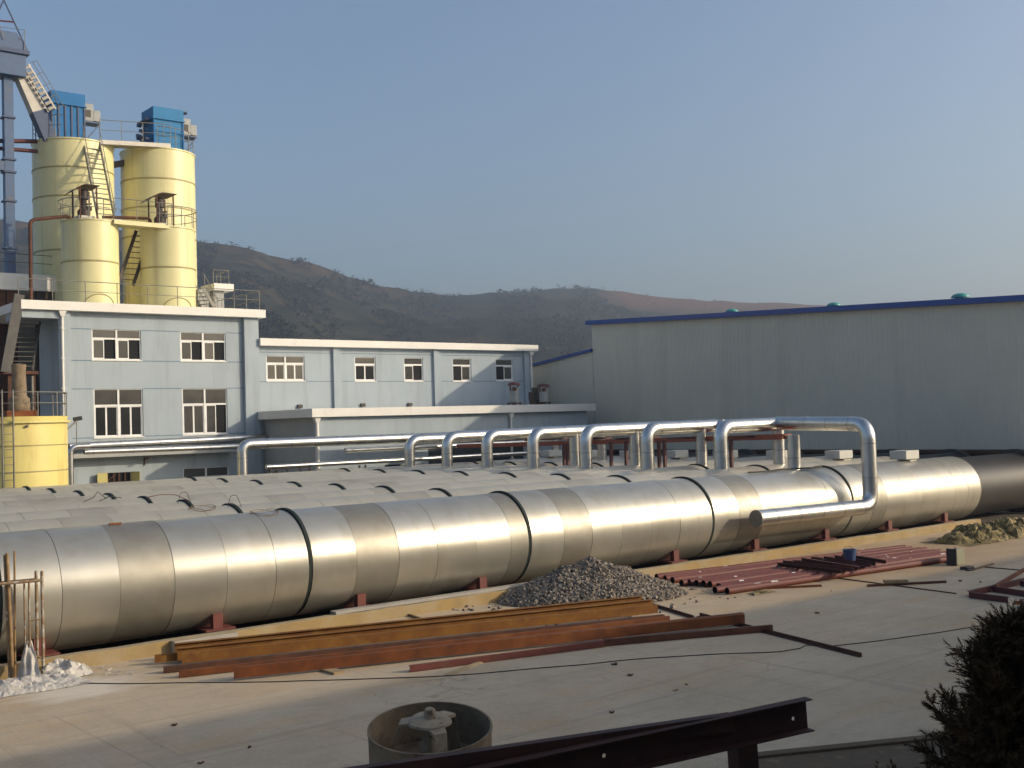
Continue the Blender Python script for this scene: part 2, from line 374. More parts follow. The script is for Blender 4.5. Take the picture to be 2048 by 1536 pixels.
SIL = [(-700,470),(-300,440),(-100,436),(0,440),(60,446),(200,452),(395,481),(450,490),(500,500),(560,514),(600,521),(660,540),(720,560),(780,576),(840,586),(900,591),(960,587),
       (1030,585),(1100,580),(1160,577),(1205,579),(1260,587),(1330,595),(1420,602),(1500,606),(1580,607),(1640,611),(1700,618),(1800,640),(2000,670),(2400,700)]
def sil(u):
    for (a, b), (c, d) in zip(SIL, SIL[1:]):
        if a <= u <= c:
            t = (u-a)/(c-a); return b+(d-b)*t
    return SIL[-1][1]
def hill_point(u, s):            # s 0 foot .. 1 ridge .. >1 behind
    v = sil(u); d = ray(u, v); hl = math.hypot(d.x, d.y)
    D = 760+max(0, min(1, (u-500)/700))*330
    hz = H+d.z/hl*D; D0 = 330+40*math.sin(u*.01)
    if s <= 1:
        q = D0+(D-D0)*s; z = hz*(s**1.15)
    else:
        q = D+(s-1)*500; z = hz*max(0, 1-(s-1)*.9)
    x = d.x/hl*q; y = d.y/hl*q
    nn = mnoise.noise(Vector((x*.008, y*.008, 1)))*14*s*(1-min(1, s))*3+mnoise.noise(Vector((x*.05, y*.05, 3)))*2.0*min(1, s*2)
    return Vector((x, y, z+nn-1.5*(1-min(1, s*4))))
hb = MB(); us = [-700+i*14 for i in range(222)]; ss = [i/46 for i in range(47)]+[1.08, 1.3, 1.8]
bare = []
for u in us:
    for s in ss: hb.v.append(hill_point(u, s))
k = len(ss)
for i in range(len(us)-1):
    for j in range(k-1):
        hb.f.append((i*k+j, (i+1)*k+j, (i+1)*k+j+1, i*k+j+1)); hb.m.append(0)
ho = hb.build('hill', M_HILL, origin=(0,0,0), smooth=180); tag(ho, kind='structure')
att = ho.data.attributes.new('bare', 'FLOAT', 'POINT')
vals = []
for u in us:
    for s in ss:
        b = max(0, min(1, (u-1190)/60))*max(0, min(1, (s-.80-.05*mnoise.noise(Vector((u*.02, 0, 0))))/.08))
        b = max(b, .45*max(0, min(1, (s-.90)/.1))*(1 if u < 900 else 0)*max(0, mnoise.noise(Vector((u*.012, s*9, 5)))+.4))
        vals.append(b)
att.data.foreach_set('value', vals)

rnd = random.Random(4)
sc = MB()
for i in range(15000):
    u = rnd.uniform(-150, 1720); s = rnd.uniform(.22, 1.0)**.8
    if i < 260: s = rnd.uniform(.985, 1.0)
    dens = mnoise.noise(Vector((u*.012, s*5, 2)))
    if dens < -.05 and i >= 260: continue
    if u > 1210 and s > .78 and rnd.random() < (.94 if i >= 260 else .8): continue
    if i < 260 and not (1000 < u < 1215) and rnd.random() < .62: continue
    p = hill_point(u, s); h = rnd.uniform(1.2, 3.2)*(1.25 if 1000 < u < 1215 else 1)
    if i < 260 and rnd.random() < .5: h *= .6
    for j in range(9):
        c = p+Vector((rnd.gauss(0, h*.4), rnd.gauss(0, h*.4), rnd.uniform(.1, 1)*h)); q = h*rnd.uniform(.25, .5)
        a = [c+Vector((rnd.uniform(-q, q), rnd.uniform(-q, q), rnd.uniform(-q, q))) for _ in range(3)]
        sc.add(a, [(0, 1, 2)])
tag(sc.build('hillside_scrub', M_SCRUB, origin=(0,0,0)), 'dark scrub and small trees dotted over the dry hillside', 'scrub', kind='stuff')

# ---------------------------------------------------------------- building helpers
def facade(mb, x0, x1, z0, z1, y, holes, depth=.14):
    xs = sorted({x0, x1, *[h[0] for h in holes], *[h[1] for h in holes]})
    zs = sorted({z0, z1, *[h[2] for h in holes], *[h[3] for h in holes]})
    for xa, xb in zip(xs, xs[1:]):
        for za, zb in zip(zs, zs[1:]):
            cx, cz = (xa+xb)/2, (za+zb)/2
            if any(h[0] < cx < h[1] and h[2] < cz < h[3] for h in holes): continue
            mb.quad((xa,y,za), (xb,y,za), (xb,y,zb), (xa,y,zb))
    for a, b, c, d in holes:
        mb.quad((a,y,c),(a,y,d),(a,y+depth,d),(a,y+depth,c)); mb.quad((b,y,c),(b,y+depth,c),(b,y+depth,d),(b,y,d))
        mb.quad((a,y,d),(b,y,d),(b,y+depth,d),(a,y+depth,d)); mb.quad((a,y,c),(a,y+depth,c),(b,y+depth,c),(b,y,c))

def hole(u0, v0, u1, v1, y):
    a = PY(u0, v0, y); b = PY(u1, v1, y); return (a.x, b.x, b.z, a.z)

def window(parent, h, y, wide=True, opened=(), transom=.33, depth=.14):
    a, b, c, d = h; t = .065; yf, yb = y+.05, y+.11
    m = MB(); e = .003
    m.box(a+e, a+t, yf, yb, c+e, d-e); m.box(b-t, b-e, yf, yb, c+e, d-e)
    m.box(a+t, b-t, yf, yb, c+e, c+t); m.box(a+t, b-t, yf, yb, d-t*.6, d-e)
    zt = d-(d-c)*transom
    m.box(a+t, b-t, yf, yb, zt-.05, zt+.05)
    cols = 2 if wide else 1
    secs = [(a+t+(b-a-2*t)*i/cols, a+t+(b-a-2*t)*(i+1)/cols) for i in range(cols)]
    if wide:
        x = secs[0][1]; m.box(x-.06, x+.06, yf-.004, yb-.004, c+t, zt-.05); m.box(x-.05, x+.05, yf-.004, yb-.004, zt+.05, d-t*.6)
    k = 0; panes = MB(); wr = random.Random(int(a*37+c*11))
    panes.mi = 0
    for i, (p, q) in enumerate(secs):
        if wide: p, q = (p+(.06 if i else 0), q-(0 if i else .06))
        panes.mi = 2
        panes.quad((p, yb-.02, zt+.05), (q, yb-.02, zt+.05), (q, yb-.02, d-t*.6), (p, yb-.02, d-t*.6))
        for s in range(2):
            xa = p+(q-p)*s/2; xb = p+(q-p)*(s+1)/2; za, zb = c+t, zt-.05
            if k not in opened:
                w = .05; yy = yf+.012+.022*s
                m.box(xa, xa+w, yy, yy+.03, za, zb); m.box(xb-w, xb, yy, yy+.03, za, zb)
                m.box(xa+w, xb-w, yy, yy+.03, za, za+w); m.box(xa+w, xb-w, yy, yy+.03, zb-w, zb)
                panes.mi = 2 if wr.random() < .5 else 0; yy += .015
            else:
                panes.mi = 1; yy = yb+.02
            panes.quad((xa+.01, yy, za), (xb-.01, yy, za), (xb-.01, yy, zb), (xa+.01, yy, zb)); panes.mi = 0
            k += 1
    f = m.build('window', M_FRAME, parent)
    sl = MB(); sl.box(a-.03, b+.03, y-.05, y+.045, c-.055, c-.004); sl.build('sill', M_WHITE, f)
    panes.build('pane', [M_GLASS, M_OPEN, M_GLASSL], f)
    return f

def downpipe(parent, x, y, z0, z1, r=.07, hopper=True):
    m = MB(); m.tube([(x, y, z0), (x, y, z1)], r, 10)
    if hopper: m.hexa([(x-.1,y-.1,z1-.28),(x+.1,y-.1,z1-.28),(x+.1,y+.1,z1-.28),(x-.1,y+.1,z1-.28),(x-.2,y-.16,z1),(x+.2,y-.16,z1),(x+.2,y+.16,z1),(x-.2,y+.16,z1)])
    z = z0+1
    while z < z1-.6: m.box(x-r-.03, x+r+.03, y-r-.02, y+r+.12, z, z+.05); z += 1.6
    return m.build('downpipe', M_WHITE, parent, smooth=40)

def railing(root, base, height=1.05, spacing=1.1, rails=(1.0, .52), r=.024, closed=False, mat_=None):
    mat_ = mat_ or M_RAIL
    base = [Vector(p) for p in base]
    for i, fr in enumerate(rails):
        m = MB(); m.tube([p+Vector((0,0,height*fr)) for p in base], r if i == 0 else r*.75, 6); m.build('top_rail' if i == 0 else 'mid_rail', mat_, root, smooth=50)
    d = 0; acc = 0; m0 = base[0]
    def post(p):
        m = MB(); m.tube([p, p+Vector((0,0,height))], r*.95, 6); m.build('post', mat_, root, smooth=50)
    post(base[0])
    for a, b in zip(base, base[1:]):
        L = (b-a).length; t = spacing-acc
        while t < L-.05:
            post(a+(b-a)*(t/L)); t += spacing
        acc = (L-(t-spacing))
    post(base[-1])

# ---------------------------------------------------------------- three-storey blue building
YM = 62.0
XL = PY(118, 622, YM-.25).x; XR = PY(518, 700, YM-.25).x
ZR = PY(42, 598.7, YM-.55).z; ZF = PY(42, 617.2, YM-.55).z
XFL = PY(42, 600, YM-.55).x; XFR = PY(531.4, 620, YM-.55).x
bld = thing('blue_building', (XL, YM, 0), 'pale blue three storey block with white flat roof edge, silos standing on its roof', 'building')
H3 = [hole(183, 658, 283, 720.5, YM), hole(360, 664, 452, 722.5, YM)]
H2 = [hole(187, 778.5, 287.5, 872.5, YM), hole(364, 777.5, 456, 867, YM)]
H1 = [hole(215, 946, 262, 985, YM), hole(366, 937, 459, 988, YM)]
m = MB(); facade(m, XL+.002, XR-.002, 0, ZF, YM, H3+H2+H1)
YB = 65.3
m.quad((XL+.002,YM,0),(XL+.002,YM,ZF),(XL+.002,YB,ZF),(XL+.002,YB,0)); m.quad((XR-.002,YM,0),(XR-.002,YM+9,0),(XR-.002,YM+9,ZF),(XR-.002,YM,ZF))
m.quad((XL,YB,0),(XL,YB,ZF),(XL+4,YB,ZF),(XL+4,YB,0)); m.quad((XL+4,YB,0),(XL+4,YB,ZF),(XL+4,YM+9,ZF),(XL+4,YM+9,0))
m.quad((XL+4,YM+9,0),(XL+4,YM+9,ZF),(XR,YM+9,ZF),(XR,YM+9,0))
m.build('wall', M_WALL, bld)
xp0 = PY(118, 700, YM-.25).x; xp1 = PY(142, 700, YM-.25).x
xq0 = PY(489.5, 700, YM-.25).x
for a, b in ((xp0, xp1), (xq0, XR)):
    m = MB(); m.box(a, b, YM-.25, YM-.002, 0, ZF-.004); m.build('pilaster', M_WALL, bld)
m = MB()
for (ua, va, ub, vb) in ((142,656.6,480,666.7),(142,720.4,480,724.6),(143,778,488,776.1),(145,876.4,489,866.3)):
    za = (PY(ua, va, YM).z+PY(ub, vb, YM).z)/2
    xs = [xp1+.02]+[x for h in (H3 if va < 740 else H2) for x in (h[0]-.05, h[1]+.05)]+[xq0-.02]
    if va in (656.6, 778): segs = [(xs[0], xs[-1])]
    else: segs = list(zip(xs[0::2], xs[1::2]))
    if va == 656.6: segs = [(xs[0], xs[1]), (xs[2], xs[3]), (xs[4], xs[5])]
    if va == 778: segs = [(xs[0], xs[1]), (xs[2], xs[3]), (xs[4], xs[5])]
    for a, b in segs:
        m = MB(); m.box(a, b, YM-.004, YM+.01, za-.025, za+.025); m.build('groove_line', M_WALLD, bld)
for h, op in zip(H3, ((1, 3), (1, 3))): window(bld, h, YM, True, op, .30)
for h, op in zip(H2, ((), (3,))): window(bld, h, YM, True, op, .34)
window(bld, H1[1], YM, True, (), .34)
a, b, c, d = H1[0]
m = MB(); m.box(a, b, YM+.13, YM+.15, c, d); m.build('pane', M_OPEN, bld)
m = MB()
for x in (a+.35, (a+b)/2, b-.3): m.box(x-.03, x+.03, YM+.02, YM+.07, c, d)
m.box(a, b, YM+.02, YM+.07, d-.55, d-.49); m.bar((a+.02, YM+.04, d-.42), (a+.5, YM+.04, d-.05), .05, .05); m.build('window_grille', M_RUSTD, bld)
w = (b-a)*.56
m = MB(); m.bar((a-.02, YM-.02, (c+d)/2), (a-w*.93, YM-.30, (c+d)/2), .045, d-c+.02); m.build('shutter', M_SHUT, bld)
m = MB(); m.bar((b+.02, YM-.02, (c+d)/2), (b+w*.5, YM-.42, (c+d)/2), .045, d-c+.02); m.build('shutter', M_SHUT, bld)
m = MB(); m.box(XFL, XFR, YM-.55, YM+10, ZF, ZR); m.build('roof', M_WHITE, bld, bevel=.015)
m = MB(); m.box(XFL+.1, XL+.0, YM-.3, YM+2.6, ZF-.42, ZF-.004); m.build('eave_beam', M_WALL, bld)
xd = PY(124, 640, YM-.35).x
downpipe(bld, xd, YM-.37, .2, ZF-.02)

# ledge that carries the two lagged pipes across the front of the block
zl = PY(300, 906, YM-.6).z
lx0 = PY(142, 900, YM-.8).x; lx1 = PY(474, 890, YM-.8).x
m = MB(); m.box(lx0, lx1, YM-.95, YM-.004, zl-.12, zl+.12); m.build('ledge', M_WALLG, bld)

ry = YM-.4
rr = thing('roof_railing', (XFL, ry, ZR), 'grey steel handrail along the front roof edge of the blue block', 'railing')
p0 = PY(37, 600, ry); p1 = PY(520, 619, ry)
railing(rr, [(p0.x, ry, ZR), (p1.x, ry, ZR), (p1.x, ry+7, ZR)], height=1.12, spacing=1.72)

# pipes along the ledge
def lagged(name, pts, r, label, cat='pipe', group=None, bands=2.2, n=16, rad=None, parent=None, capends=True):
    path = bend(pts, rad or r*2.2)
    m = MB(); m.tube(path, r, n)
    root = thing(name, pts[0], label, cat, group)
    m.build('cladding', M_PIPE, root, smooth=50)
    acc = 0
    for p, q in zip([Vector(x) for x in pts], [Vector(x) for x in pts][1:]):
        L = (q-p).length; t = (q-p)/L; s = min(r*2.6, L*.45)
        while s < L-r*1.6:
            b = MB(); b.tube([p+t*(s-.025), p+t*(s+.025)], r*1.018, n, caps=True); b.build('band', M_PIPEJ, root, smooth=50); s += bands
    return root
pz = PY(300, 884, YM-.55)
a = PY(138, 893, YM-.45); b = PY(531, 874.5, YM-.45)
lagged('lagged_pipe', [(a.x, YM-.45, a.z), (b.x, YM-.45, b.z)], .2, 'upper of the two shiny lagged pipes running along the blue block front', 'pipe', 'lagged pipes on the blue block')
a = PY(168, 905, YM-.85); b = PY(478, 893, YM-.85)
lagged('lagged_pipe', [(a.x, YM-.85, a.z+.02), (b.x, YM-.85, b.z)], .17, 'lower of the two shiny lagged pipes, lying on the grey ledge of the blue block', 'pipe', 'lagged pipes on the blue block')
a = PY(141, 905, YM-1.1)
lagged('lagged_pipe', [(a.x+1.0, YM-1.1, a.z+.3), (a.x, YM-1.1, a.z+.3), (a.x, YM-1.1, .3)], .15, 'shiny lagged pipe turning down beside the bright yellow tank', 'pipe', 'lagged pipes on the blue block', rad=.4)
m = MB(); p = PY(295, 915, YM-.5); m.bar((p.x, YM-.9, p.z), (p.x, YM-.02, p.z-.1), .08, .08); m.bar((p.x, YM-.03, p.z-.45), (p.x, YM-.03, p.z), .06, .06)
tag(m.build('pipe_bracket', M_RUSTD), 'small rusty bracket under the ledge of the blue block', 'bracket')

# ---------------------------------------------------------------- long two-storey block behind the annex
b2 = thing('long_block', (XR, YM, 0), 'long pale blue block with five windows behind the low annex', 'building')
X2R = PY(1061, 750, YM).x; Z2T = PY(519, 676, YM-.45).z; Z2F = PY(519, 690.8, YM-.45).z; X2F = PY(1076.7, 695, YM-.45).x
W2 = [hole(532, 711.5, 610, 761.5, YM), hole(709, 714, 752.5, 762, YM), hole(807.5, 715.5, 847, 762, YM), hole(905, 717, 943.5, 762.5, YM), hole(991, 718.5, 1027, 761, YM)]
m = MB(); facade(m, XR+.003, X2R, 0, Z2F, YM+.01, W2)
m.quad((X2R,YM+.01,0),(X2R,YM+9,0),(X2R,YM+9,Z2F),(X2R,YM+.01,Z2F)); m.quad((XR+.003,YM+9,0),(XR+.003,YM+9,Z2F),(X2R,YM+9,Z2F),(X2R,YM+9,0))
m.build('wall', M_WALL, b2)
for h, w, op in zip(W2, (True, False, False, False, False), ((), (), (1,), (0,), (0,))): window(b2, h, YM+.01, w, op, .30)
m = MB(); m.box(XR+.004, X2F, YM-.45, YM+9.3, Z2F, Z2T); m.build('roof', M_WHITE, b2, bevel=.012)
for u in (667, 868, 1049):
    x = PY(u, 750, YM-.1).x; m = MB(); m.box(x, x+.42, YM-.16, YM+.006, 0, Z2F-.004); m.build('pilaster', M_WALL, b2)
zg = PY(860, 762.5, YM).z; zg2 = PY(860, 714, YM).z+.14
m = MB()
for x0, x1 in ((XR+.1, PY(664, 750, YM).x), (PY(685, 750, YM).x, PY(866, 750, YM).x), (PY(884, 750, YM).x, PY(1046, 750, YM).x)):
    xs = [x0]+[q for h in W2 if x0 < h[0] < x1 for q in (h[0]-.05, h[1]+.05)]+[x1]
    for p, q in zip(xs[0::2], xs[1::2]): m = MB(); m.box(p, q, YM+.004, YM+.02, zg-.02, zg+.02); m.build('groove_line', M_WALLD, b2)
    m = MB(); m.box(x0, x1, YM+.004, YM+.02, zg2-.02, zg2+.02); m.build('groove_line', M_WALLD, b2)
downpipe(b2, PY(1057, 750, YM-.3).x+.35, YM-.22, 5.5, Z2F-.02)
for u, v in ((599, 812.5), (725, 810), (819, 809)):
    p = PY(u, v, YM); m = MB(); m.box(p.x-.16, p.x+.16, YM-.12, YM+.006, p.z-.1, p.z+.1); m.build('vent_outlet', M_BLACK, b2)

# ---------------------------------------------------------------- low annex
YA = 55.6
an = thing('low_annex', (PY(527,835,YM).x, YA, 0), 'low blue annex with white flat roof edge in front of the long block', 'building')
XA = PY(527, 835, YM).x; XAR = PY(1191.8, 815, YA-.4).x-.45; ZAT = PY(613.6, 817.4, YA-.4).z; ZAF = PY(613.6, 834.8, YA-.4).z
XAF = XA-.5; XARF = PY(1191.8, 810, YA-.4).x
m = MB(); m.quad((XA,YA,0),(XAR,YA,0),(XAR,YA,ZAF),(XA,YA,ZAF)); m.quad((XAR,YA,0),(XAR,YM,0),(XAR,YM,ZAF),(XAR,YA,ZAF)); m.build('wall', M_WALL, an)
m = MB(); m.quad((XA-.003,YA,0),(XA-.003,YA,ZAF),(XA-.003,YM-.01,ZAF),(XA-.003,YM-.01,0)); m.build('end_wall', M_WALLG, an)
m = MB(); m.box(XAF, XARF, YA-.4, YM-.27, ZAF, ZAT); m.build('roof', M_WHITE, an, bevel=.012)
for u in (634, 1022):
    p = PY(u, 850, YA-.12); downpipe(an, p.x, YA-.12, .2, ZAF-.01, r=.085)
m = MB(); m.box(XA-.06, XA+.10, YA-.07, YA+.1, 0, ZAF-.004); m.build('corner_trim', M_WHITE, an)
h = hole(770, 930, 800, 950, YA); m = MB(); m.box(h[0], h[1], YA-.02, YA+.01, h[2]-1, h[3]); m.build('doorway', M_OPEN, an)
h = hole(856, 884, 1048, 950, YA); m = MB(); m.box(h[0], h[1], YA-.015, YA+.012, h[2]-2, h[3]); m.build('dark_panel', M_TEAL, an)  # flat dark teal panel set on the wall, no hole cut
h = hole(800, 930, 818, 950, YA); m = MB(); m.box(h[0], h[1], YA-.06, YA+.01, h[2]-1, h[3]); m.build('door', M_SHUT, an)

# two long lagged pipes on the annex wall
a = PY(690, 901, YA-.9); b = PY(1010, 893, YA-.9)
lagged('lagged_pipe', [(a.x, YA-.9, a.z), (b.x+4, YA-.9, a.z)], .15, 'upper thin shiny pipe along the annex wall, below the thick one', 'pipe', 'lagged pipes along the annex')
a = PY(620, 929.5, YA-1.0); b = PY(1010, 908, YA-1.0)
lagged('lagged_pipe', [(a.x-2.6, YA-1.0, a.z), (b.x+4, YA-1.0, a.z)], .13, 'lower thin shiny pipe along the annex wall on a black trestle', 'pipe', 'lagged pipes along the annex')
t = thing('pipe_trestle', (XA+.5, YA-1, 0), 'black steel trestle with diagonal braces under the thin pipe at the annex corner', 'trestle')
z = a.z-.15
for u in (541, 553, 575, 620):
    x = PY(u, 930, YA-1.0).x; m = MB(); m.bar((x, YA-1.0, 0), (x, YA-1.0, z), .09, .09); m.build('leg', M_WIRE, t)
for ua, ub in ((551, 575), (597, 620)):
    xa = PY(ua, 930, YA-1).x; xb = PY(ub, 930, YA-1).x; m = MB(); m.bar((xa, YA-1.06, z), (xb, YA-1.06, z-.9), .07, .07); m.build('brace', M_WIRE, t)
x0 = PY(537, 930, YA-1).x; x1 = PY(622, 930, YA-1).x; m = MB(); m.bar((x0, YA-1, z+.05), (x1, YA-1, z+.05), .1, .1); m.build('top_bar', M_WIRE, t)
m = MB(); p = PY(722, 930, YA-1); m.bar((p.x-.12, YA-1.0, z-.02), (p.x, YA-1.0, z-1.2), .08, .08); m.bar((p.x+.3, YA-1, z-.02), (p.x+.05, YA-1, z-1.2), .08, .08)
m.bar((p.x, YA-1, 0), (p.x, YA-1, z-1.1), .1, .1)
tag(m.build('pipe_trestle', M_WIRE), 'black V shaped stand under the thin pipe midway along the annex wall', 'trestle')

# air filters on the annex roof
def cowl(u, v_top, v_bot, y, lab, red):
    p = PY(u, v_bot, y); q = PY(u, v_top, y); h = q.z-ZAT; r = .34
    t = thing('roof_cowl', (p.x, y, ZAT), lab, 'roof cowl', 'roof cowls on the annex')
    m = MB(); m.lathe([(r*.9, .22), (r*.9, h*.78), (r*.8, h*.78)], (p.x, y, ZAT), 24); m.disc((p.x, y, ZAT+.22), r*.9); m.build('drum', M_GREY, t, smooth=40)
    m = MB(); m.box(p.x-r, p.x+r, y-r, y+r, ZAT+.12, ZAT+.2)
    for s in (-1, 1):
        for w in (-1, 1): m.box(p.x+s*r*.85-.04, p.x+s*r*.85+.04, y+w*r*.7-.04, y+w*r*.7+.04, ZAT, ZAT+.12)
    m.build('stand', M_RUSTD, t)
    m = MB(); m.lathe([(r*1.35, h*.86), (r*1.0, h*.96), (.05, h)], (p.x, y, ZAT), 24); m.disc((p.x, y, ZAT+h*.86), r*1.35); m.build('cap', red, t, smooth=30)
    m = MB()
    for s in (-1, 1): m.box(p.x+s*r*.95-.03, p.x+s*r*.95+.03, y-.04, y+.04, ZAT+h*.62, ZAT+h*.87)
    m.box(p.x-r*1.1, p.x-r*.55, y-.5, y-.3, ZAT+h*.62, ZAT+h*.78); m.build('cap_bracket', M_RUSTD, t)
cowl(1029, 764, 808, YA+2.0, 'grey roof cowl with an orange cap against the long block wall', M_PRIMER)
cowl(1088, 767, 808, YA+1.5, 'grey roof cowl with a dark red cap in front of the grey hall', M_PRIMERD)
t = MB(); p = PY(1072, 800, YA+2.6); t.box(p.x-.4, p.x+.3, YA+2.3, YA+2.9, ZAT+.35, ZAT+.9); t.box(p.x-.35, p.x-.27, YA+2.3, YA+2.9, ZAT, ZAT+.35); t.box(p.x+.2, p.x+.28, YA+2.3, YA+2.9, ZAT, ZAT+.35); t.box(p.x-.2, p.x+.1, YA+2.4, YA+2.8, ZAT+.9, ZAT+1.2)
tag(t.build('fan_unit', M_MACH), 'dark fan unit on legs between the two roof cowls', 'fan unit')

# ---------------------------------------------------------------- big grey hall on the right
XW = 54.3; YW0 = 25.2; YW1 = 57.8
wz0 = H-2.105; zt1 = H+6.84; mslope = .0477
def zt(y): return zt1+(y-YW1)*mslope
wh = thing('grey_hall', (XW, YW0, 0), 'big grey clad hall with blue roof trim, tank ends running in beneath its wall', 'hall')
m = MB(); per = .31; y = YW1; prof = [(0,0),(.20,0),(.225,.018),(.285,.018),(.31,0)]
pts = []
while y > YW0+.02:
    for dy, dx in prof[:-1]:
        if y-dy > YW0: pts.append((y-dy, dx))
    y -= per
pts.append((YW0, 0))
for (ya, da), (yb, db) in zip(pts, pts[1:]):
    m.quad((XW-da, ya, wz0), (XW-db, yb, wz0), (XW-db, yb, zt(yb)), (XW-da, ya, zt(ya)))
m.quad((XW,YW0,0),(XW+45,YW0,0),(XW+45,YW0,zt(YW0)),(XW,YW0,zt(YW0)))
m.quad((XW,YW1,0),(XW,YW1,zt1),(XW+45,YW1,zt1),(XW+45,YW1,0)); m.quad((XW+45,YW0,0),(XW+45,YW1,0),(XW+45,YW1,zt1),(XW+45,YW0,zt(YW0)))
m.build('wall', M_WARE, wh)
m = MB(); m.hexa([(XW-.04,YW0,wz0-.16),(XW+.12,YW0,wz0-.16),(XW+.12,YW1,wz0-.16),(XW-.04,YW1,wz0-.16),(XW-.04,YW0,wz0-.003),(XW+.12,YW0,wz0-.003),(XW+.12,YW1,wz0-.003),(XW-.04,YW1,wz0-.003)]); m.build('wall_base_angle', M_RUSTD, wh)
m = MB(); e = .34
m.hexa([(XW-e,YW0-.3,zt(YW0-.3)-.24),(XW+45,YW0-.3,zt(YW0-.3)-.24),(XW+45,YW1+.3,zt(YW1+.3)-.24),(XW-e,YW1+.3,zt(YW1+.3)-.24),(XW-e,YW0-.3,zt(YW0-.3)+.06),(XW+45,YW0-.3,zt(YW0-.3)+.06),(XW+45,YW1+.3,zt(YW1+.3)+.06),(XW-e,YW1+.3,zt(YW1+.3)+.06)])
m.build('roof', M_BTRIM, wh)
m = MB(); m.box(XW+.2, XW+44, YW1-.05, YW1-.02, 0, wz0); m.box(XW+14, XW+14.2, YW0+.1, YW1-.1, 0, wz0+2); m.build('inner_wall', M_INNER, wh)
for y in (29.0, 35.5, 42.1, 48.7, 55.0):
    m = MB(); m.box(XW-.02, XW+.28, y-.15, y+.15, 0, wz0-.17); m.build('column', M_RUSTD, wh)
# lower bay behind
lb = thing('lower_hall_bay', (XW, YW1+.4, 0), 'lower grey hall bay with sloping blue roof trim behind the long block end', 'hall')
za = H+4.85; zb = za-.1037*16; ya, yb = YW1+.03, YW1+16
m = MB(); y = ya; pts = []
while y < yb:
    for dy, dx in prof[:-1]: pts.append((y+dy, dx))
    y += per
zz = lambda y: za-.1037*(y-YW1)
for (p, da), (q, db) in zip(pts, pts[1:]): m.quad((XW-da,p,0),(XW-da,p,zz(p)),(XW-db,q,zz(q)),(XW-db,q,0))
m.quad((XW,yb,0),(XW,yb,zz(yb)),(XW+40,yb,zz(yb)),(XW+40,yb,0)); m.build('wall', M_WARE, lb)
m = MB(); m.hexa([(XW-.2,ya,zz(ya)-.12),(XW+40,ya,zz(ya)-.12),(XW+40,yb,zz(yb)-.12),(XW-.2,yb,zz(yb)-.12),(XW-.2,ya,zz(ya)+.08),(XW+40,ya,zz(ya)+.08),(XW+40,yb,zz(yb)+.08),(XW-.2,yb,zz(yb)+.08)]); m.build('roof', M_BTRIM, lb)
# roof ventilators
for (u, w, lab) in ((1463, 26, 'farthest teal mushroom vent on the grey hall roof, near its left corner'), (1667, 28, 'teal mushroom vent on the grey hall roof between the other two'), (1921, 36, 'teal mushroom vent nearest the right end of the grey hall roof')):
    x = XW+3.0
    p = PX(u, 600, x); y = p.y; z = zt(y)+.06; rr_ = w*.5/FPX*(Vector((x, y, 0)).dot(Vector((_f.x, _f.y, 0)))); s = rr_/.55
    v = thing('roof_vent', (x, y, z), lab, 'roof vent', 'teal roof vents')
    m = MB(); m.lathe([(.34*s, 0), (.34*s, .42*s)], (x, y, z-.05), 20); m.build('neck', M_VENT, v, smooth=40)
    m = MB(); m.lathe([(.30*s, .34*s), (.55*s, .36*s), (.55*s, .42*s), (.44*s, .54*s), (.2*s, .62*s), (.01, .64*s)], (x, y, z-.02), 24); m.build('hood', M_VENT, v, smooth=50)

# building behind the viewpoint: its roof line throws the shade over the near yard
ob = thing('office_block', (10, -1, 0), 'pale rendered office block behind the viewpoint shading the near yard', 'building')
OH = .515*19.6
m = MB(); m.box(-30, 66, -13, -.6, 0, OH-.25); m.build('wall', M_WALLG, ob)
m = MB(); m.box(-30.4, 66.4, -13.4, -.12, OH-.246, OH); m.build('roof', M_WHITE, ob)

# ---------------------------------------------------------------- autoclave tanks
TR = 1.4; TZ = H-3.554; TY0 = 27.252; TP = 3.3
SH = [1.0,2.15,3.3,4.2,5.45,6.74,8.04,9.33,10.62,11.94,13.24,14.22,15.58,16.9,18.18,19.52,20.79,21.52,22.86,24.03,25.33,26.69,28.02,28.95,29.68,31.06,32.3,33.6,34.95,36.3,37.2,37.8,39.2,40.1,41.4,42.7,44.0,45.3,46.3,47.37]
GAPS = (6.74, 14.22, 21.52, 29.68, 37.8)
DULL0 = {9.33: 1, 15.58: 1, 20.79: 1, 22.86: 1, 31.06: 1, 39.2: 1, 28.95: 2, 4.2: 1}
ordn = ['foremost', 'second', 'third', 'fourth', 'fifth', 'sixth', 'seventh', 'rearmost']
def widen(m, v0, y, ga, gb):          # the joints gape wider along the crown of the tank
    for p in m.v[v0:]:
        up = max(0, (p.z-TZ)/TR)**.6*.016
        if ga is not None and p.x < ga+.2: p.x += up
        if gb is not None and p.x > gb-.2: p.x -= up
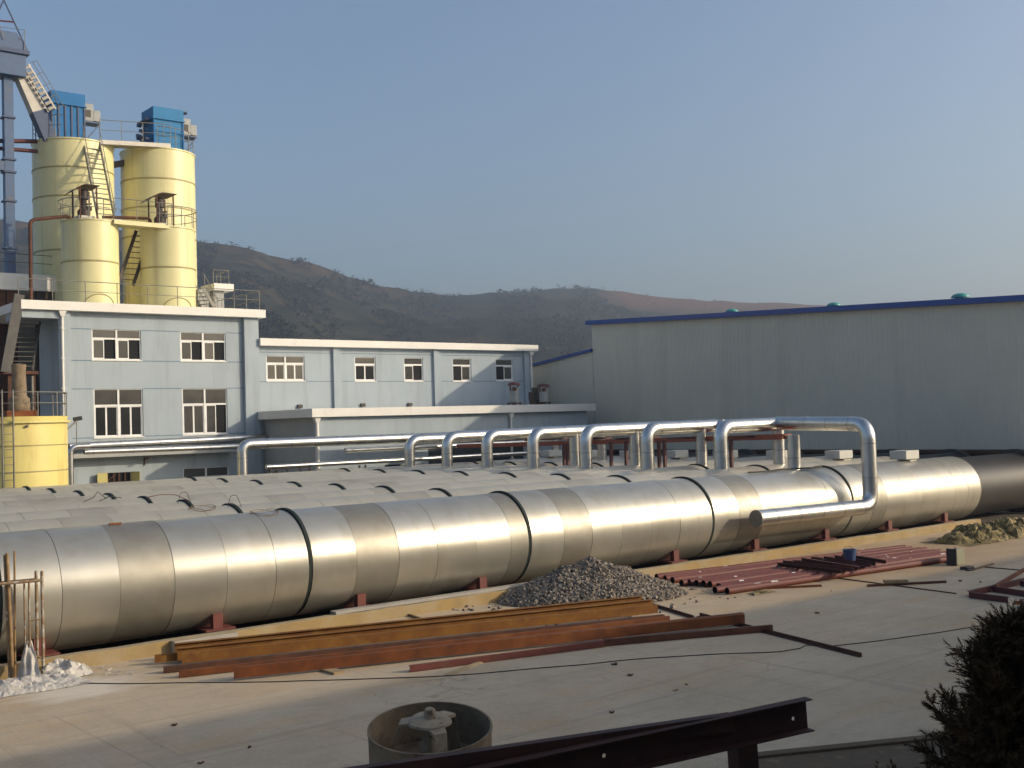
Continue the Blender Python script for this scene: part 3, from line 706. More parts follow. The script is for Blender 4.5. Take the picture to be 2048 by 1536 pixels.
def make_tank(k):
    y = TY0+TP*k; rn = random.Random(10+k)
    lab = ['foremost big galvanised tank, whole side in view beside the yellow kerb', 'big galvanised tank directly behind the foremost one', 'third big galvanised tank back from the kerb', 'fourth big galvanised tank back from the kerb',
           'fifth big galvanised tank back from the kerb', 'sixth big galvanised tank back from the kerb', 'seventh big galvanised tank, last but one before the buildings', 'rearmost big galvanised tank, beside the blue buildings'][k]
    t = thing('autoclave_tank', (1.0, y, 0), lab, 'tank', 'galvanised autoclave tanks')
    m = MB(); n = 112; c = (0, y, TZ)
    for a, b in zip(SH, SH[1:]):
        r = TR+rn.uniform(-.004, .004); g0 = .058 if a in GAPS else .006; g1 = .058 if b in GAPS else .006
        sd = DULL0.get(a, 0) if k == 0 else (1 if rn.random() < .16 else 0)
        m.mi = 2 if sd == 1 else (1 if (sd == 2 or rn.random() < .4) else 0)
        v0 = len(m.v); L0, L1 = a+g0, b-g1; ns = 5 if k == 0 else 1
        m.lathe([(r-.03, L0)]+[(r, L0+(L1-L0)*q/ns) for q in range(ns+1)]+[(r-.03, L1)], c, n, 'x')
        if k == 0:                     # the thin sheet is never quite true
            for p in m.v[v0:]:
                d = .0035*mnoise.noise(p*1.7+Vector((a*3, 0, 0)))+.0012*mnoise.noise(p*5); w = Vector((0, p.y-y, p.z-TZ)).normalized(); p.y += w.y*d; p.z += w.z*d
        widen(m, v0, y, a if a in GAPS else None, b if b in GAPS else None)
        if b not in GAPS and b < 47: m.mi = 3; m.lathe([(TR-.008, b-.008), (TR-.008, b+.008)], c, n, 'x')
    m.build('cladding', [M_SHEET, M_SHEETB, M_DULL, M_SEAM] if k == 0 else [M_AGED, M_AGED, M_AGEDB, M_SEAM], t, smooth=40)
    for gx in GAPS:
        m = MB(); m.lathe([(TR-.2, gx-.056), (TR-.015, gx-.045), (TR-.015, gx+.045), (TR-.2, gx+.056)], c, n, 'x')
        for p in m.v:             # the dark joint strip stands proud along the crown
            q = math.hypot(p.y-y, p.z-TZ)
            if q > TR-.1: w = Vector((0, p.y-y, p.z-TZ))/q; p += w*(.072*max(0, w.z)**.6)
        m.build('joint_ring', M_GAP, t, smooth=40)
    m = MB(); m.lathe([(.02, .55), (.6, .62), (1.05, .78), (TR-.06, 1.0)], c, 64, 'x'); m.build('end_head', M_BLACK, t, smooth=40)
    m = MB()
    m.lathe([(TR-.05, 47.3), (TR-.07, 47.42), (TR-.07, 53.0), (TR+.12, 53.0), (TR+.12, 53.35), (TR-.1, 53.35)], c, 96, 'x'); m.build('bare_shell', M_BLACK, t, smooth=40)
    m = MB()
    m.lathe([(TR-.02, 47.375), (TR+.005, 47.38), (TR+.005, 47.41), (TR-.06, 47.42)], c, 96, 'x'); m.build('end_band', M_SEAM, t, smooth=40)
    # saddle supports, seen as red posts between kerb and shell
    for sx in (3.5, 7.62, 11.79, 15.85, 19.93, 24.0, 28.06, 32.25, 36.43, 40.66, 44.89):
        m = MB(); w = .125
        for s in (-1, 1):
            yy = y+s*1.05; zs = TZ-math.sqrt(TR**2-1.05**2)+.03
            m.box(sx-w, sx+w, yy-.09, yy+.09, .06, zs)
        m.box(sx-w, sx+w, y-.95, y+.95, .16, TZ-TR+.02); m.box(sx-.36, sx+.40, y-1.26, y+1.2, .30, .34)
        m.build('saddle', M_PRIMER, t)
    # valve box near the far end
    bx = 43.7
    m = MB(); m.box(bx-.5, bx+.5, y-.4, y+.4, TZ+TR+.05, TZ+TR+.42); m.box(bx-.05, bx+.47, y-.3, y+.3, TZ+TR-.05, TZ+TR+.049); m.build('valve_box', M_BOX, t, bevel=.02)
    return t
for k in range(8): make_tank(k)

# kerb walls around the tank bed
kz = .30
def kerb(x0, x1, y0, y1, z, lab, m_):
    m = MB(); n = int((x1-x0)/.8); vs = []; rn = random.Random(int(x0*7))
    for i in range(n+1):
        x = x0+(x1-x0)*i/n; j = rn.uniform(-.012, .012); q = rn.uniform(-.012, .012)
        vs += [(x,y0+j,0),(x,y0+j+.01,z+q),(x,y1,z+q),(x,y1,0)]
    fs = []
    for i in range(n):
        a = i*4; b = a+4
        fs += [(a,b,b+1,a+1),(a+1,b+1,b+2,a+2),(a+2,b+2,b+3,a+3)]
    fs += [(0,1,2,3),(n*4+3,n*4+2,n*4+1,n*4)]
    m.add(vs, fs); m.m = [1 if i % 3 == 1 and i < 3*n else 0 for i in range(len(fs))]; return tag(m.build('kerb_wall', [m_, M_KTOP], bevel=.012), lab, 'kerb')
kerb(2, 46.9, 25.66, 25.95, kz, 'long yellow stained concrete kerb in front of the foremost tank', M_KERB)
kerb(10.4, 12.0, 25.44, 25.668, .30, 'low grey concrete block against the yellow kerb near the white plastic', M_SLAB)
m = MB(); a = PZ(664, 1229, kz); m.box(a.x, 21.5, 25.72, 26.02, kz+.004, kz+.085)
tag(m.build('concrete_plank', M_SLAB, bevel=.015), 'pale grey concrete plank lying along the top of the yellow kerb', 'plank')
m = MB(); m.box(0, 52.4, 26.004, TY0+7*TP+1.6, .004, .05); tag(m.build('tank_bed', M_BED, origin=(0,26,0)), kind='structure')

# ---------------------------------------------------------------- steam pipes over the tanks
PR = .285
ZH = [0]*9
rx = []
for k, (u, v) in enumerate([(1440,851),(1293,855),(1170,859),(1065,864),(973,868),(893,872),(818,878)]):
    y = TY0+TP*(k+1); p = PY(u, v, y); rx.append((p.x, y, p.z))
XH = 39.3
names = ['riser pipe with elbow on the tank behind the foremost one, largest of the row', 'second riser pipe with elbow from the right in the shiny row', 'third riser pipe with elbow from the right in the shiny row', 'fourth and middle riser pipe with elbow in the shiny row',
         'fifth riser pipe with elbow from the right in the shiny row', 'sixth riser pipe with elbow from the right, beside the last one', 'last riser pipe with elbow, farthest left and smallest of the shiny row']
for (x, y, z), lab in zip(rx, names):
    zb = TZ+math.sqrt(TR**2-.25**2)-.04
    lagged('riser_pipe', [(x, y, zb), (x, y, z-.05), (XH-.05, y, z-.03)], PR, 'shiny '+lab, 'pipe', 'riser pipes on the tanks', bands=1.1, rad=.62, n=20)
hz = [(27.0, PX(1640, 850, XH).z)]+[(y, z+.02) for x, y, z in rx]
# header: starts over the foremost tank, runs back, turns left along the annex and drops at its far end
q = PY(1735, 848, 25.18); qb = PY(1738, 1013, 25.18); qe = PY(1512, 1037, 25.18)
pe = PY(484, 889, 54.0)
hdr = [(XH, 29.9, rx[0][2]), (XH, rx[6][1], rx[6][2]+.02), (XH-.2, 54.0, rx[6][2]), (pe.x, 54.0, pe.z), (pe.x, 54.0, .3)]
lagged('header_pipe', hdr, PR*.95, 'long shiny header pipe behind the risers, turning left along the annex front', 'pipe', bands=1.4, rad=.45, n=20)
fp = [(XH, 30.5, rx[0][2]), (q.x, 25.18, q.z), (q.x, 25.18, qb.z), (qe.x, 25.18, qe.z)]
fr = lagged('front_pipe', fp, PR, 'shiny pipe bending down over the foremost tank side and running left to a capped end', 'pipe', bands=1.3, rad=.62, n=24)
m = MB(); m.tube([(qe.x-.012, 25.18, qe.z), (qe.x+.05, 25.18, qe.z)], PR*1.03, 24); m.build('end_cap', M_DULL, fr, smooth=40)
p = PY(1594, 900, TY0+.6)
lagged('drop_pipe', [(p.x, TY0+.75, TZ+TR-.3), (p.x, TY0+.75, rx[0][2]-.45)], PR*.92, 'short upright pipe on the foremost tank under the bend of the front pipe', 'pipe', 'drop pipes under the header', bands=.8)
for k, lab in zip((1, 2, 3, 4), ('right', 'second from the right', 'third from the right', 'left')):
    y = TY0+TP*k; u = {1: 1558, 2: 1403, 3: 1270, 4: 1149}[k]; p = PY(u, 900, y)
    lagged('drop_pipe', [(p.x, y, TZ+TR-.05), (p.x, y, ZH[0]+rx[k-1][2]-.1)], PR*.9, 'upright drop pipe under the header behind the risers, '+lab+' of the four', 'pipe', 'drop pipes under the header', bands=.9)
for u, y, lab in ((1204, 43.8, 'distant upright pipe seen under the header in front of the grey hall'), (1112, 50.4, 'most distant upright pipe seen under the header near the annex end')):
    p = PY(u, 900, y); lagged('drop_pipe', [(p.x, y, TZ+TR-.1), (p.x, y, rx[5][2]-.1)], PR*.88, lab, 'pipe', 'drop pipes under the header', bands=.9)

# red support rack under the header
rk = thing('pipe_rack', (XH-.6, 30, 0), 'red primed steel rack of beam and posts carrying the header pipe', 'pipe rack')
zr = rx[0][2]-PR-.06; ze = rx[6][2]-PR-.06
m = MB(); m.bar((XH-.55, 29.6, zr-.14), (XH-.55, 52.5, ze-.14), .62, .08); m.bar((XH-.84, 29.6, zr-.21), (XH-.84, 52.5, ze-.21), .07, .22); m.bar((XH-.26, 29.6, zr-.21), (XH-.26, 52.5, ze-.21), .07, .22)
m.build('beam', M_PRIMERLIT, rk)
for u, y in ((1462, 32.2), (1318, 35.5), (1329, 35.9), (1222, 38.8), (1252, 38.8), (1135, 42.0), (1128, 42.4)):
    p = PY(u, 900, y); m = MB(); m.bar((p.x, y, .05), (p.x, y, zr+(ze-zr)*(y-29.6)/23-.2), .13, .13); m.build('post', M_PRIMERD, rk)
for y in (30.6, 33.9, 37.2, 40.5, 43.8, 47.1):
    m = MB(); m.bar((XH-2.6, y+.5, zr-.2), (XH+.3, y+.5, zr-.2), .08, .1); m.build('cross_bar', M_PRIMERD, rk)

# cable and wire on the tanks
def wire(pts, r, lab, cat='wire', m_=None, group=None, name='loose_wire'):
    m = MB(); m.tube(pts, r, 6); return tag(m.build(name, m_ or M_WIREB, smooth=60), lab, cat, group)
def on_tank(u, v, k=0, lift=.02):
    d = ray(u, v); y0 = TY0+TP*k; z0 = TZ-H; A = d.y**2+d.z**2; B = -2*(d.y*y0+d.z*z0); C = y0**2+z0**2-(TR+lift)**2
    s = max(0, B*B-4*A*C); return EYE+d*((-B-math.sqrt(s))/(2*A))
pts = []
for x in [33+i*.35 for i in range(14)]:
    a = .05+.10*math.sin(x*2.1)+.05*mnoise.noise(Vector((x, 0, 0))); pts.append((x, TY0-.15-math.sin(a)*TR, TZ+math.cos(a)*TR+.035))
wire(pts, .035, 'thick black cable lying along the top of the foremost tank', 'cable', M_WIRE, name='cable')
for k, x, lab in ((0, 13.55, 'coil of thin wire on the foremost tank top beside the first joint'), (1, 13.3, 'coil of thin wire on the second tank top')):
    y = TY0+TP*k; c = [(x+.38*math.cos(w*.35), y+.30*math.sin(w*.35)-.2, TZ+math.sqrt(max(.1, TR**2-(.30*math.sin(w*.35)-.2)**2))+.03+.03*math.sin(w*.9)) for w in range(37)]
    wire(c, .007, lab, 'wire coil', name='wire_coil')
for k, x, lab in ((1, 14.0, 'small bent wire hoop standing on the second tank by its joint'), (2, 13.9, 'bent wire hoop standing on the third tank top'), (5, 10.3, 'small wire hoop on a rear tank top by the yellow tank')):
    y = TY0+TP*k; c = bend([(x, y-.35, TZ+TR-.05), (x+.1, y-.33, TZ+TR+.30), (x+.3, y-.32, TZ+TR+.30), (x+.42, y-.35, TZ+TR-.06)], .1)
    wire(c, .009, lab, 'wire', M_WIRE)
y = TY0+TP*2; wire([(13.0, y-.2, TZ+TR+.2), (13.4, y-.22, TZ+TR+.26), (13.9, y-.2, TZ+TR+.22), (14.3, y-.25, TZ+TR+.02)], .012, 'brown bent rod lying over the hoop on the third tank', 'rod', M_RUST, name='bent_rod')
y = TY0+TP*3
for j, (dx, lab) in enumerate(((0, 'twisted wire end sticking up on the fourth tank'), (.5, 'second twisted wire end on the fourth tank, nearer the joint'))):
    wire([(12.2+dx, y-.2, TZ+TR), (12.5+dx, y-.25, TZ+TR+.12), (12.65+dx, y-.2, TZ+TR+.3-.2*j), (12.9+dx, y-.3, TZ+TR+.05)], .014, lab, 'wire', M_WIRE)
m = MB(); m.bar((13.05, TY0-.25, TZ+TR+.0), (13.28, TY0-.22, TZ+TR+.05), .05, .03)
p = on_tank(218, 1050, 0, .01); m = MB(); m.bar(p+Vector((0,0,.02)), p+Vector((.3,.02,.02)), .05, .04)
tag(m.build('brick_fragment', M_RUST), 'small rusty scrap lying on top of the foremost tank near its left end', 'scrap')

# ---------------------------------------------------------------- silos on the roof
def silo_geom(uL, uR, v, yc):
    a = ray(uL, v); b = ray(uR, v); A = math.atan2(a.x, a.y); B = math.atan2(b.x, b.y); c = (A+B)/2
    d = yc/math.cos(c); return Vector((d*math.sin(c), yc, 0)), d*math.sin((B-A)/2), d
def z_at(u, v, d):
    q = ray(u, v); return H+q.z/math.hypot(q.x, q.y)*d
def silo(name, uL, uR, v, yc, vtop, zb, lab, mats=M_SILO, hoops=(), group='cream silos'):
    c, r, d = silo_geom(uL, uR, v, yc); zt_ = z_at(uL, vtop, d)
    t = thing(name, (c.x, c.y, zb), lab, 'silo', group)
    m = MB(); m.lathe([(r, zb), (r, zt_-.03), (r+.05, zt_-.03), (r+.05, zt_+.05), (.02, zt_+.12)], (c.x, c.y, 0), 80); m.build('shell', mats, t, smooth=35)
    for vh in hoops:
        z = z_at(uL, vh, d); m = MB(); m.lathe([(r+.001, z-.05), (r+.035, z-.04), (r+.035, z+.04), (r+.001, z+.05)], (c.x, c.y, 0), 80); m.build('weld_band', M_WELD, t, smooth=35)
    return t, c, r, zt_
YU, YLW = 71.5, 66.2
s1, c1, r1, z1 = silo('silo', 65, 229, 400, YU, 290, ZR, 'tall left rear cream silo with a blue dust collector and steep ladder stair', hoops=(345, 402, 445, 508))
s2, c2, r2, z2 = silo('silo', 242, 391, 400, YU, 309, ZR, 'tall right rear cream silo with a blue dust collector and railing', hoops=(368, 424, 480))
s3, c3, r3, z3 = silo('silo', 122, 238, 500, YLW, 446, ZR, 'short left front cream silo with a pump shelter on top', hoops=(527,))
s4, c4, r4, z4 = silo('silo', 280, 390, 500, YLW, 461, ZR, 'short right front cream silo with a pump shelter on top', hoops=(540,))
for c, r, t in ((c3, r3, s3), (c4, r4, s4)):
    m = MB(); pts = [c+Vector((-r*.55+r*1.1*i/10, 0, 0)) for i in range(11)]
    arc = []
    for i in range(13):
        w = -.62+1.24*i/12; x = c.x+math.sin(w)*r; y = c.y-math.cos(w)*r-.012; z = ZR+.02+.85*math.sqrt(max(0, 1-(w/.62)**2)); arc.append((x, y, z))
    m.tube(arc, .03, 6); m.build('manhole_arch', M_WELD, t, smooth=50)

def ring_rail(parent, c, r, z, a0, a1, h=1.1, n=26, step=4):
    for i, fr in enumerate((1, .55)):
        m = MB(); m.tube(circle_pts(c, r, z+h*fr, a0, a1, n), .026 if i == 0 else .02, 6); g = m.build('guard_rail', M_RAIL, parent, smooth=50)
        if i == 0: top = g
    for i in range(0, n+1, step):
        p = circle_pts(c, r, z, a0, a1, n)[i]; m = MB(); m.tube([p, p+Vector((0,0,h))], .026, 6); m.build('rail_post', M_RAIL, top, smooth=50)
PI = math.pi
ring_rail(s1, c1, r1-.08, z1+.08, PI*.55, PI*1.32, h=1.35)
ring_rail(s2, c2, r2-.08, z2+.08, -PI*.62, PI*.45, h=1.3)
ring_rail(s3, c3, r3+.12, z3+.08, PI*.62, PI*1.62, h=1.15)
ring_rail(s4, c4, r4+.12, z4+.08, -PI*.62, PI*.4, h=1.15)

# walkways between the silo tops
def walkway(a, b, w, z0, z1, lab, m_=M_SILO):
    root = thing('walkway', ((a.x+b.x)/2, a.y, z0), lab, 'walkway', 'walkways between the silos')
    m = MB(); m.bar((a.x, a.y, z0), (b.x, b.y, z1), w, .12); m.build('deck', m_, root)
    m = MB(); m.bar((a.x, a.y-w/2-.03, z0-.02), (b.x, b.y-w/2-.03, z1-.02), .06, .26); m.build('edge_beam', M_CHUTE if m_ is not M_SILO else M_SILO, root)
    railing(root, [(a.x, a.y-w/2, z0+.06), (b.x, b.y-w/2, z1+.06)], height=1.3, spacing=1.35)
    return root
pa = PY(193, 290, YU-1.6); pb = PY(333, 312, YU-1.6)
walkway(Vector((pa.x, YU-1.6, 0)), Vector((pb.x, YU-1.6, 0)), 1.3, z1+.0, z2+.22, 'upper steel walkway with rails between the two tall silos', M_CHUTE)
walkway(Vector((c3.x+r3*.55, YLW-.75, 0)), Vector((c4.x-r4*.2, YLW-.75, 0)), 1.5, z3+.0, z4+.02, 'lower cream walkway with rails between the two short silos')
m = MB(); m.bar((c1.x+r1*.9, YU, z1-.9), (c2.x-r2*.9, YU, z2-.7), .5, .35); tag(m.build('tie_beam', M_MACH), 'dark tie beam between the two tall silos below their walkway', 'beam')

# stairs
def stair(p0, p1, w, n, lab, side, m_=M_RAIL, rail=True, tread=.22, name='steel_stair'):
    p0 = Vector(p0); p1 = Vector(p1); side = Vector(side).normalized()*(w/2)
    t = thing(name, p0, lab, 'stair', 'steel stairs')
    for s in (-1, 1):
        m = MB(); m.bar(p0+side*s, p1+side*s, .06, .2); m.build('stringer', m_, t)
        if rail:
            u = Vector((0,0,.95)); m = MB(); m.tube([p0+side*s+u*.9, p1+side*s+u], .024, 6); hr = m.build('handrail', m_, t, smooth=50)
            for i in range(4):
                q = p0.lerp(p1, .06+.29*i)+side*s; m = MB(); m.tube([q, q+u*.97], .02, 6); m.build('baluster', m_, hr, smooth=50)
    m = MB(); dn = Vector((p1.x-p0.x, p1.y-p0.y, 0)); dn = dn.normalized() if dn.length > 1e-4 else side.cross(Vector((0,0,1))).normalized()
    for i in range(1, n):
        q = p0.lerp(p1, i/n); m.bar(q-side*.98, q+side*.98, tread, .035)
    m.build('treads', m_, t); return t
a = PY(211, 437, YLW+.6); b = PY(184, 290, YU-2.2)
stair((a.x, YLW+.3, z3+.1), (b.x, YU-2.0, z1+.15), 1.0, 17, 'steep grey ladder stair leaning on the tall left silo', (1, .0, 0), tread=.14)
a = PY(252, 552, YLW-.2); b = PY(272, 468, YLW+.4)
stair((a.x+.15, YLW+.3, ZR+1.7), (b.x+.55, YLW+.6, z3-.05), .9, 10, 'dark ladder stair between the two short silos', (1, 0, 0), m_=M_MACH, rail=False, tread=.12)
a = PY(425, 612, 65.5); b = PY(398, 560, 65.5)
stair((a.x, 65.6, ZR), (b.x-.1, 65.6, ZR+1.55), .95, 7, 'small roof stair at the right end of the blue block, beside a white box', (.55, -.83, 0))
# small white stair head box with rails
p = PY(428, 566, 67); q = PY(468, 582, 67)
t = thing('stair_canopy', (p.x, 67, ZR), 'white slab on grey posts with handrail at the roof stair', 'stair head')
m = MB(); m.box(p.x, q.x, 67, 69, q.z, p.z); m.build('slab', M_WHITE, t, bevel=.01)
m = MB(); m.box(q.x-1.2, q.x-.55, 67.3, 68, ZR, q.z-.003); m.box(p.x-.9, p.x-.2, 67.4, 68, ZR, q.z+.05); m.build('post', M_WALLG, t)
railing(t, [(p.x, 67.1, p.z), (q.x-.25, 67.1, p.z), (q.x-.25, 69, p.z)], height=.85, spacing=1.2)

# dust collectors
def collector(parent_z, c, u0, u1, vt, vb, y, lab, panels, m_):
    a = PY(u0, vb, y); b = PY(u1, vt, y); z0 = parent_z+.1; z1_ = b.z; x0, x1 = a.x, b.x; dy = 1.9
    t = thing('dust_collector', ((x0+x1)/2, y+dy/2, z0), lab, 'dust collector', 'blue dust collectors')
    m = MB(); m.box(x0, x1, y, y+dy, z0, z1_-.75); m.build('casing', m_, t)
    m = MB(); m.box(x0-.05, x1+.05, y-.05, y+dy+.05, z1_-.74, z1_); m.box(x0-.12, x1+.12, y-.12, y+dy+.12, z1_-.80, z1_-.742)
    for i in range(5): xx = x0+(x1-x0)*(i+.5)/5; m.box(xx-.05, xx+.05, y+.2, y+dy-.2, z1_+.003, z1_+.08)
    m.build('head_box', m_, t)
    m = MB(); n = 5 if panels else 1
    for i in range(n+1):
        xx = x0+(x1-x0)*i/n; m.box(xx-.045, xx+.045, y-.06, y-.002, z0, z1_-.82)
    if not panels: m.box(x0, x1, y-.05, y-.003, z0+(z1_-z0)*.42, z0+(z1_-z0)*.46)
    m.build('rib', M_STEELBD if panels else M_BLUE, t)
    # fan with outlet and bracket on the right
    fx = x1+.12; fz = z1_-1.15
    m = MB(); m.box(fx, fx+.55, y+.3, y+1.1, fz-.35, fz+.75); m.box(fx+.56, fx+1.0, y+.35, y+1.0, fz-.3, fz+.4); m.build('fan', M_GREY, t, bevel=.03)
    m = MB(); m.box(fx+.05, fx+.38, y+.285, y+.298, fz-.1, fz+.35); m.build('fan_inlet', M_MACH, t)
    m = MB(); m.box(fx-.1, fx+1.0, y+.3, y+1.2, fz-.44, fz-.36); m.bar((x1+.02, y+.35, fz-1.75), (fx+.95, y+.35, fz-.44), .07, .07); m.build('fan_bracket', M_STEELB, t)
    return t, x0, x1, z0, z1_
collector(z1, c1, 105, 168, 190, 284, YU-1.3, 'blue ribbed dust collector on the tall left silo', True, M_BLUE)
t, x0, x1, z0, zt_ = collector(z2, c2, 309, 365, 221, 306, YU-1.4, 'lighter blue dust collector on the tall right silo with a stack cap', False, M_BLUEL)
m = MB(); xs = x1+.35; m.tube([(xs, YU-.2, zt_-.6), (xs, YU-.2, zt_+.15)], .14, 12); m.lathe([(.45, zt_+.14), (.45, zt_+.22), (.02, zt_+.26)], (xs, YU-.2, 0), 20); m.disc((xs, YU-.2, zt_+.14), .45, 20); m.build('stack_cap', M_STEELBD, t, smooth=40)
m = MB(); rn = random.Random(3)
for i in range(9):
    q = Vector((x0-.12-.45*rn.random(), YU-1.2+1.6*rn.random(), zt_-1.0-1.3*rn.random())); m.tube([q, q+Vector((-.25, 0, .02))], .12, 10); m.bar(q, (x0, q.y, q.z), .05, .05)
m.tube([(x0-.3, YU-1.1, zt_-.8), (x0-.3, YU+.4, zt_-.8)], .11, 10); m.bar((x0-.3, YU-.4, zt_-.8), (x0-.3, YU-.4, zt_-2.4), .09, .09); m.build('pulse_valve', M_STEELBD, t, smooth=40)

# pump shelters on the short silos
def shelter(u0, u1, vt, vb, y, zb, lab):
    a = PY(u0, vt, y); b = PY(u1, vt, y); x0, x1 = a.x, b.x; zt_ = PY((u0+u1)/2, vt, y).z; w = x1-x0
    t = thing('pump_shelter', ((x0+x1)/2, y+.7, zb), lab, 'shelter', 'pump shelters on the short silos')
    m = MB(); n = 10; pr = []
    for i in range(n+1):
        f = i/n; pr.append((x0+w*f, zt_-.42+.50*math.sin(PI*.5*min(1, f/.55))-.05*f))
    for (xa, za_), (xb, zb_) in zip(pr, pr[1:]):
        m.hexa([(xa,y-.1,za_),(xb,y-.1,zb_),(xb,y+1.5,zb_),(xa,y+1.5,za_),(xa,y-.1,za_+.04),(xb,y-.1,zb_+.04),(xb,y+1.5,zb_+.04),(xa,y+1.5,za_+.04)])
    m.build('canopy', M_SHELTER, t, smooth=60)
    for x in (x0+.28*w, x1-.1*w):
        for yy in (y+.05, y+1.35):
            m = MB(); m.bar((x, yy, zb), (x, yy, zt_-.06), .07, .07); m.build('post', M_RUSTD, t)
    cx = (x0+x1)/2+.08
    m = MB(); m.box(cx-.45, cx+.45, y+.2, y+1.2, zb, zb+.22); m.build('base', M_CHUTE, t)
    m = MB(); m.lathe([(.34, zb+.22), (.36, zb+.55), (.2, zb+.75), (.16, zb+1.2), (.28, zb+1.25), (.28, zb+1.75), (.1, zb+1.85)], (cx, y+.7, 0), 16); m.box(cx+.15, cx+.4, y+.5, y+.8, zb+.6, zb+.85); m.tube([(cx-.1, y+.6, zb+.9), (cx+.4, y+.55, zb+1.0)], .05, 8); m.build('pump', M_MACH, t, smooth=40)
    return t
shelter(145, 199, 371, 437, YLW-.9, z3+.12, 'rusty curved pump shelter on the short left silo')
shelter(299, 352, 388, 450, YLW-.9, z4+.12, 'rusty curved pump shelter on the short right silo')

# rust red pipes on the silos
a = PY(60, 440, YLW-.6); b = PY(138, 432, YLW-.6); c_ = PY(62, 598, YLW-.6)
m = MB(); m.tube(bend([(c_.x, YLW-.6, ZR), (a.x, YLW-.6, a.z), (b.x, YLW-.6, b.z), (b.x+.1, YLW-.6, z3+.1)], .3), .1, 10)
tag(m.build('red_pipe', M_RUSTD, smooth=50), 'rusty red pipe rising left of the short silos and bending over to the left one', 'pipe')
a = PY(205, 436, YLW-.3); b = PY(301, 440, YLW-.3)
m = MB(); m.tube(bend([(a.x, YLW-.3, z3+.42), (b.x, YLW-.3, z4+.62), (b.x+.02, YLW-.3, z4+.1)], .25), .09, 10)
tag(m.build('red_pipe', M_RUSTD, smooth=50), 'rusty red pipe running across the lower walkway to the right short silo', 'pipe')
for i, (v0, v1, r, lab) in enumerate(((281, 283, .13, 'upper rusty red pipe from the left edge to the tall left silo'), (292, 304, .12, 'lower rusty red pipe sloping from the left edge to the tall left silo'))):
    a = PY(-60, v0, YU-.5); b = PY(90, v1, YU-.5); m = MB(); m.tube([(a.x, YU-.5, a.z), (b.x, YU-.5, b.z)], r, 10)
    tag(m.build('red_pipe', M_PRIMERD, smooth=50), lab, 'pipe')

# bucket elevator tower
YE = YU-1.0
a = PY(20, 545, YE); b = PY(14, 120, YE)
el = thing('bucket_elevator', (a.x, YE, ZR), 'blue grey bucket elevator tower with pale chute down to the tall left silo', 'elevator')
ex = (a.x+b.x)/2-.08; w = .40
m = MB(); m.bar((a.x, YE, ZR-1), (b.x, YE, b.z), .52, .52, up=(0,1,0)); m.build('casing', M_STEELB, el)
for v in (236, 320, 345, 403, 497):
    m = MB(); q = PY(14+(v-120)*6/425, v, YE); m.box(q.x-.36, q.x+.36, YE-.36, YE+.36, q.z-.05, q.z+.05); m.build('flange', M_STEELBD, el)
q = PY(0, 332, YE); m = MB(); m.bar((q.x-2.5, YE, q.z), (q.x+.2, YE, q.z), .5, .55); m.build('side_duct', M_STEELB, el)
t0 = PY(-30, 148, YE); t1 = PY(49, 106, YE); tt = PY(49, 76, YE)
m = MB(); m.box(t0.x, t1.x-.1, YE-.7, YE+.7, t0.z, t1.z-.35)
m.hexa([(t0.x, YE-.75, t1.z-.1), (t1.x, YE-.75, t1.z-.1), (t1.x, YE+.75, t1.z-.1), (t0.x, YE+.75, t1.z-.1), (t0.x, YE-.7, tt.z), (t1.x-.6, YE-.7, tt.z), (t1.x-.6, YE+.7, tt.z), (t0.x, YE+.7, tt.z)]); m.build('head', M_STEELB, el, bevel=.03)
m = MB(); m.box(t0.x, t1.x+.06, YE-.85, YE+.85, t1.z-.34, t1.z-.11); m.build('platform', M_STEELBD, el)
a = PY(42, 148, YE); b = PY(98, 278, YE)
m = MB(); m.bar((a.x, YE, a.z), (b.x, YE+.0, b.z), .8, .75, up=(0,1,0)); m.build('chute', M_CHUTE, el)
am = Vector((a.x, YE, a.z)).lerp(Vector((b.x, YE, b.z)), .58)
m = MB(); m.bar(am, (b.x+.03, YE, b.z-.08), .82, .77, up=(0,1,0)); m.build('chute_boot', M_STEELBD, el)
a = PY(52, 132, YE); b = PY(106, 222, YE)
m = MB(); A = Vector((a.x, YE-.5, a.z)); B = Vector((b.x, YE-.5, b.z)); nrm = Vector((B.z-A.z, 0, -(B.x-A.x))).normalized()*-.5
m.bar(A, B, .07, .09); m.bar(A-nrm, B-nrm, .06, .05)
for i in range(9):
    q = A.lerp(B, (i+.5)/9); m.tube([q-nrm*.15, q-nrm*.85], .11, 8)
m.build('ladder', M_CHUTE, el, smooth=40)
m = MB()
for off in (.45, .85): m.tube([A+nrm*off*1.3, B+nrm*off*1.3], .02, 6)
for i in range(5): q = A.lerp(B, i/4); m.tube([q, q+nrm*1.1], .02, 6)
m.build('hand_rail', M_RAIL, el, smooth=50)
m = MB(); a = PY(3, 5, YE); b = PY(50, 106, YE); c_ = PY(-44, 106, YE)
m.tube([(a.x, YE-.5, a.z), (b.x, YE-.5, b.z)], .05, 6); m.tube([(a.x, YE-.5, a.z), (c_.x, YE-.5, c_.z)], .05, 6); m.build('hoist_frame', M_STEELBD, el)
m = MB(); a = PY(-30, 44, YE); b = PY(24, 49, YE); m.tube([(a.x, YE-.5, a.z), (b.x, YE-.5, b.z)], .05, 6); m.build('hoist_beam', M_PRIMERD, el)
m = MB(); a = PY(-30, 50, YE-.8); b = PY(50, 60, YE-.8); c_ = PY(49, 104, YE-.8); e_ = PY(41, 78, YE-.8)
m.tube([a, b, e_], .022, 6); m.tube([PY(0, 52, YE-.8), PY(8, 78, YE-.8)], .022, 6); m.tube([b, c_], .022, 6); m.build('guard_rail', M_RAIL, el)

